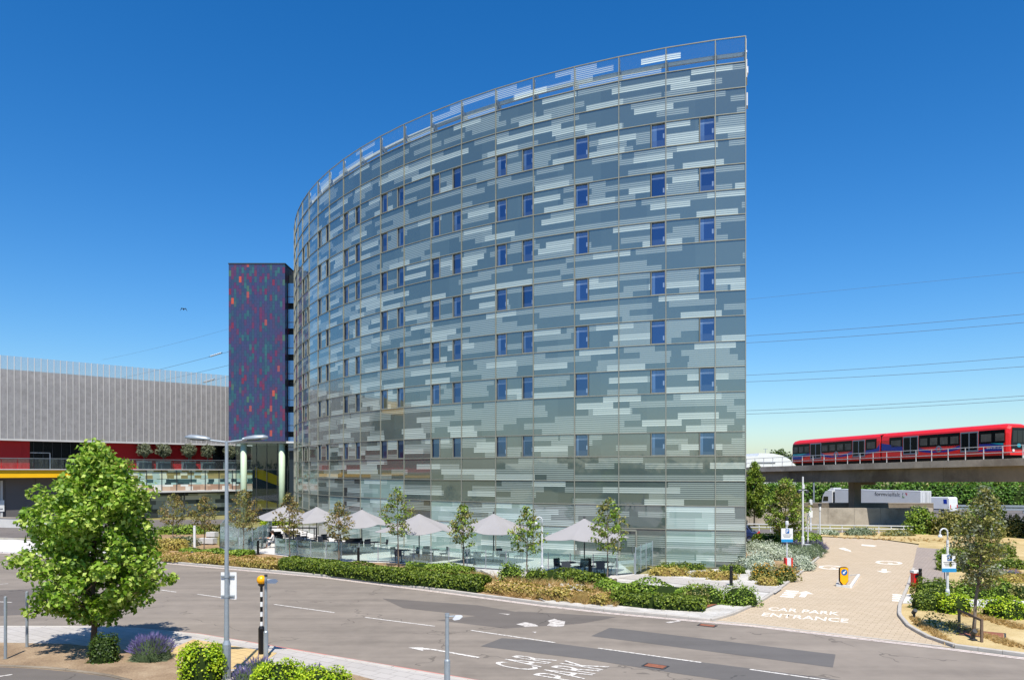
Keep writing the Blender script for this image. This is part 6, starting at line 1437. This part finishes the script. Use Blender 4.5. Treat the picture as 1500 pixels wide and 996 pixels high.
# dark blue hatchback beside the hotel
cB = G(1112, 794, 0); cr = thing('car', 'dark blue hatchback parked beyond the hotel corner', 'car', cB, math.radians(158))
half = [(0, .35), (.05, .75), (.35, .92), (.55, .95), (.95, 1.42), (1.6, 1.47), (2.3, 1.42), (3.05, .98), (3.9, .82), (4.05, .6), (4.0, .32)]
mb = MB(); secs = [(-.86, .88), (-.80, .985), (-.4, 1.0), (.4, 1.0), (.80, .985), (.86, .88)]; vs_ = []; n_ = len(half)
for y, k in secs:
    for x, z in half: vs_.append((x, y*(.86 if z > 1.0 else 1.0), .3+(z-.3)*k))
fs = [(i*n_+j, i*n_+(j+1) % n_, (i+1)*n_+(j+1) % n_, (i+1)*n_+j) for i in range(5) for j in range(n_)]+[tuple(range(n_)), tuple(range(5*n_, 6*n_))]
mb.add(vs_, fs); cbd = obj('body', mb, 'car_blue', cr)
for y, s_ in ((.77, 1), (-.77, -1)):
    mb = MB(); mb.plate((0, y*.98, 0), (1, 0, 0), (0, 0, 1), (0, s_, 0), [(.62, .98), (1.0, 1.36), (1.6, 1.40), (1.6, .98)], .03); obj('side_window', mb, 'glass_dark', cbd)
    mb = MB(); mb.plate((0, y*.98, 0), (1, 0, 0), (0, 0, 1), (0, s_, 0), [(1.66, .98), (1.66, 1.40), (2.25, 1.36), (2.85, .98)], .03); obj('side_window', mb, 'glass_dark', cbd)
    mb = MB(); mb.box((.05, s_*.70, .80), (.12, .2, .16)); obj('rear_light', mb, 'red_paint', cbd); mb = MB(); mb.box((3.92, s_*.66, .72), (.14, .26, .12)); obj('headlight', mb, 'white_metal', cbd)
    for x in (.72, 3.2): wheel(cr, (x, s_*.76, .30), .30, .2, (0, 1, 0))
mb = MB(); mb.bar((.50, 0, .97), (.90, 0, 1.36), 1.2, .03); obj('rear_window', mb, 'glass_dark', cbd); mb = MB(); mb.bar((2.98, 0, 1.03), (2.40, 0, 1.39), 1.2, .03); obj('windscreen', mb, 'glass_dark', cbd)
mb = MB(); mb.box((-.01, 0, .55), (.03, .5, .11)); obj('number_plate', mb, 'amber', cbd)

# ------------------------------------------------------------------ far white hall, overhead lines, bird
wh = thing('white_hall', 'low white hall with a curved roof beyond the viaduct', 'building', AT(1125, 700, 190)-Vector((0, 0, AT(1125, 700, 190).z)))
X = lambda px: (px-1125)*190/FPX
Z = lambda py: zat(py, 190)
mb = MB(); mb.plate((0, 0, 0), (1, 0, 0), (0, 0, 1), (0, 1, 0), [(X(1060), 0), (X(1168), 0), (X(1168), Z(684)), (X(1156), Z(672)), (X(1146), Z(667)), (X(1132), Z(664)), (X(1112), Z(663.5)), (X(1110), Z(668)), (X(1060), Z(668))], 26); obj('hall_body', mb, 'white_paint', wh)
mb = MB(); mb.box((X(1118), -.06, Z(677.5)), (X(1136)-X(1101), .1, .30)); obj('sign_strip', mb, 'text_grey', wh)
mb = MB(); mb.tube([(X(1133), 6, Z(664)), (X(1133), 6, Z(656))], .08, 6); mb.bar((X(1130), 6, Z(656.5)), (X(1136), 6, Z(656.5)), .1); obj('roof_mast', mb, 'galv', wh)
for i, (px, py, D) in enumerate(((1141, 672, 240), (1159, 676, 235))):
    b_ = Vector(((px-750)*D/FPX, D, 0)); tree(b_, zat(660 if i == 0 else 668, D), ['dark distant tree over the white hall roof', 'dark distant tree at the end of the white hall'][i], lambda f: 4.5*math.sqrt(max(.05, 1-(2*f-1)**2)), 'leaf_dark', None, 'grey_bark', .3, .25, 24, 1.5, 30, .7, seed=90+i)
def wire(name, pts, r, label, sag=0.0, group='overhead power lines'):
    pts = [Vector(p) for p in pts]; out_ = []
    for i in range(13): f = i/12; p_ = pts[0]*(1-f)+pts[1]*f; p_.z -= sag*4*f*(1-f); out_.append(p_)
    o_ = out_[0].copy(); mb = MB(); mb.tube([p_-o_ for p_ in out_], r, 5); o = obj(name, mb, 'wire', None, o_); tag(o, label, 'power line', group); return o
PY = Vector((2, 150, 0))                       # the pylon stands hidden behind the hotel
nmz = ['topmost', 'second', 'third', 'fourth', 'fifth', 'lowest']
for i, (ya, yb) in enumerate(((491, 459), (501, 471.5), (548, 522), (557, 537), (599, 580), (604, 586))):
    A = AT(1040, ya+4, 150); B = AT(1560, yb-4.5, 118); wire('power_line', (A, B), .035, f'{nmz[i]} of the thin power lines above the train', .35)
wire('power_line', (AT(1040, 444, 158), AT(1560, 393, 124)), .02, 'faint earth wire high above the other lines')
for i, (a, b, lab) in enumerate((((345, 512.5), (120, 566), 'upper power line dropping to the hall roof'), ((345, 532.5), (120, 580), 'middle power line dropping to the hall roof'), ((345, 548), (180, 588), 'lower power line dropping to the hall roof'), ((345, 479), (150, 527), 'faint upper wire slanting behind the tower'))):
    A = AT(*a, 135); B = AT(*b, 175); wire('power_line', (A, B), .03 if i < 3 else .015, lab, .3)
    if i in (0, 2):
        q0, q1 = ((324, 517.0), (308, 522.0)) if i == 0 else ((313, 555.5), (299, 559.5)); f0 = AT(*q0, 140); f1 = AT(*q1, 143)
        t = thing('insulator', ['white insulator string on the upper line beside the tower', '', 'white insulator string on the lower line beside the tower'][i], 'insulator', f0, group='insulator strings'); v = f1-f0; n_ = 13; mb = MB()
        pts = []; rr = []
        for j in range(n_): pts.append(v*(j/(n_-1))); rr.append(.18 if j % 2 else .08)
        mb.tube(pts, rr, 8); obj('discs', mb, 'insulator', t); mb = MB(); mb.tube([-v*.12, v*1.12], .05, 6); obj('rod', mb, 'dark_metal', t)
bp = AT(269, 453, 60); t = thing('bird', 'dark bird flying over the exhibition hall', 'bird', bp, .4)
mb = MB(); mb.tube([(0, -.22, 0), (0, -.12, .02), (0, .05, .02), (0, .2, 0), (0, .34, -.01)], [.02, .05, .06, .035, .02], 8); obj('body', mb, 'bird_dark', t, smooth=True)
for s_ in (-1, 1): mb = MB(); mb.add([(0, -.08, .03), (s_*.16, -.12, .08), (s_*.26, .02, -.14), (s_*.12, .06, .05), (0, .1, .03), (0, -.08, .02), (s_*.16, -.12, .07), (s_*.26, .02, -.15), (s_*.12, .06, .04), (0, .1, .02)], [(0, 1, 3, 4), (1, 2, 3), (9, 8, 6, 5), (8, 7, 6), (0, 5, 6, 1), (1, 6, 7, 2), (2, 7, 8, 3), (3, 8, 9, 4)]); obj('wing', mb, 'bird_dark', t)
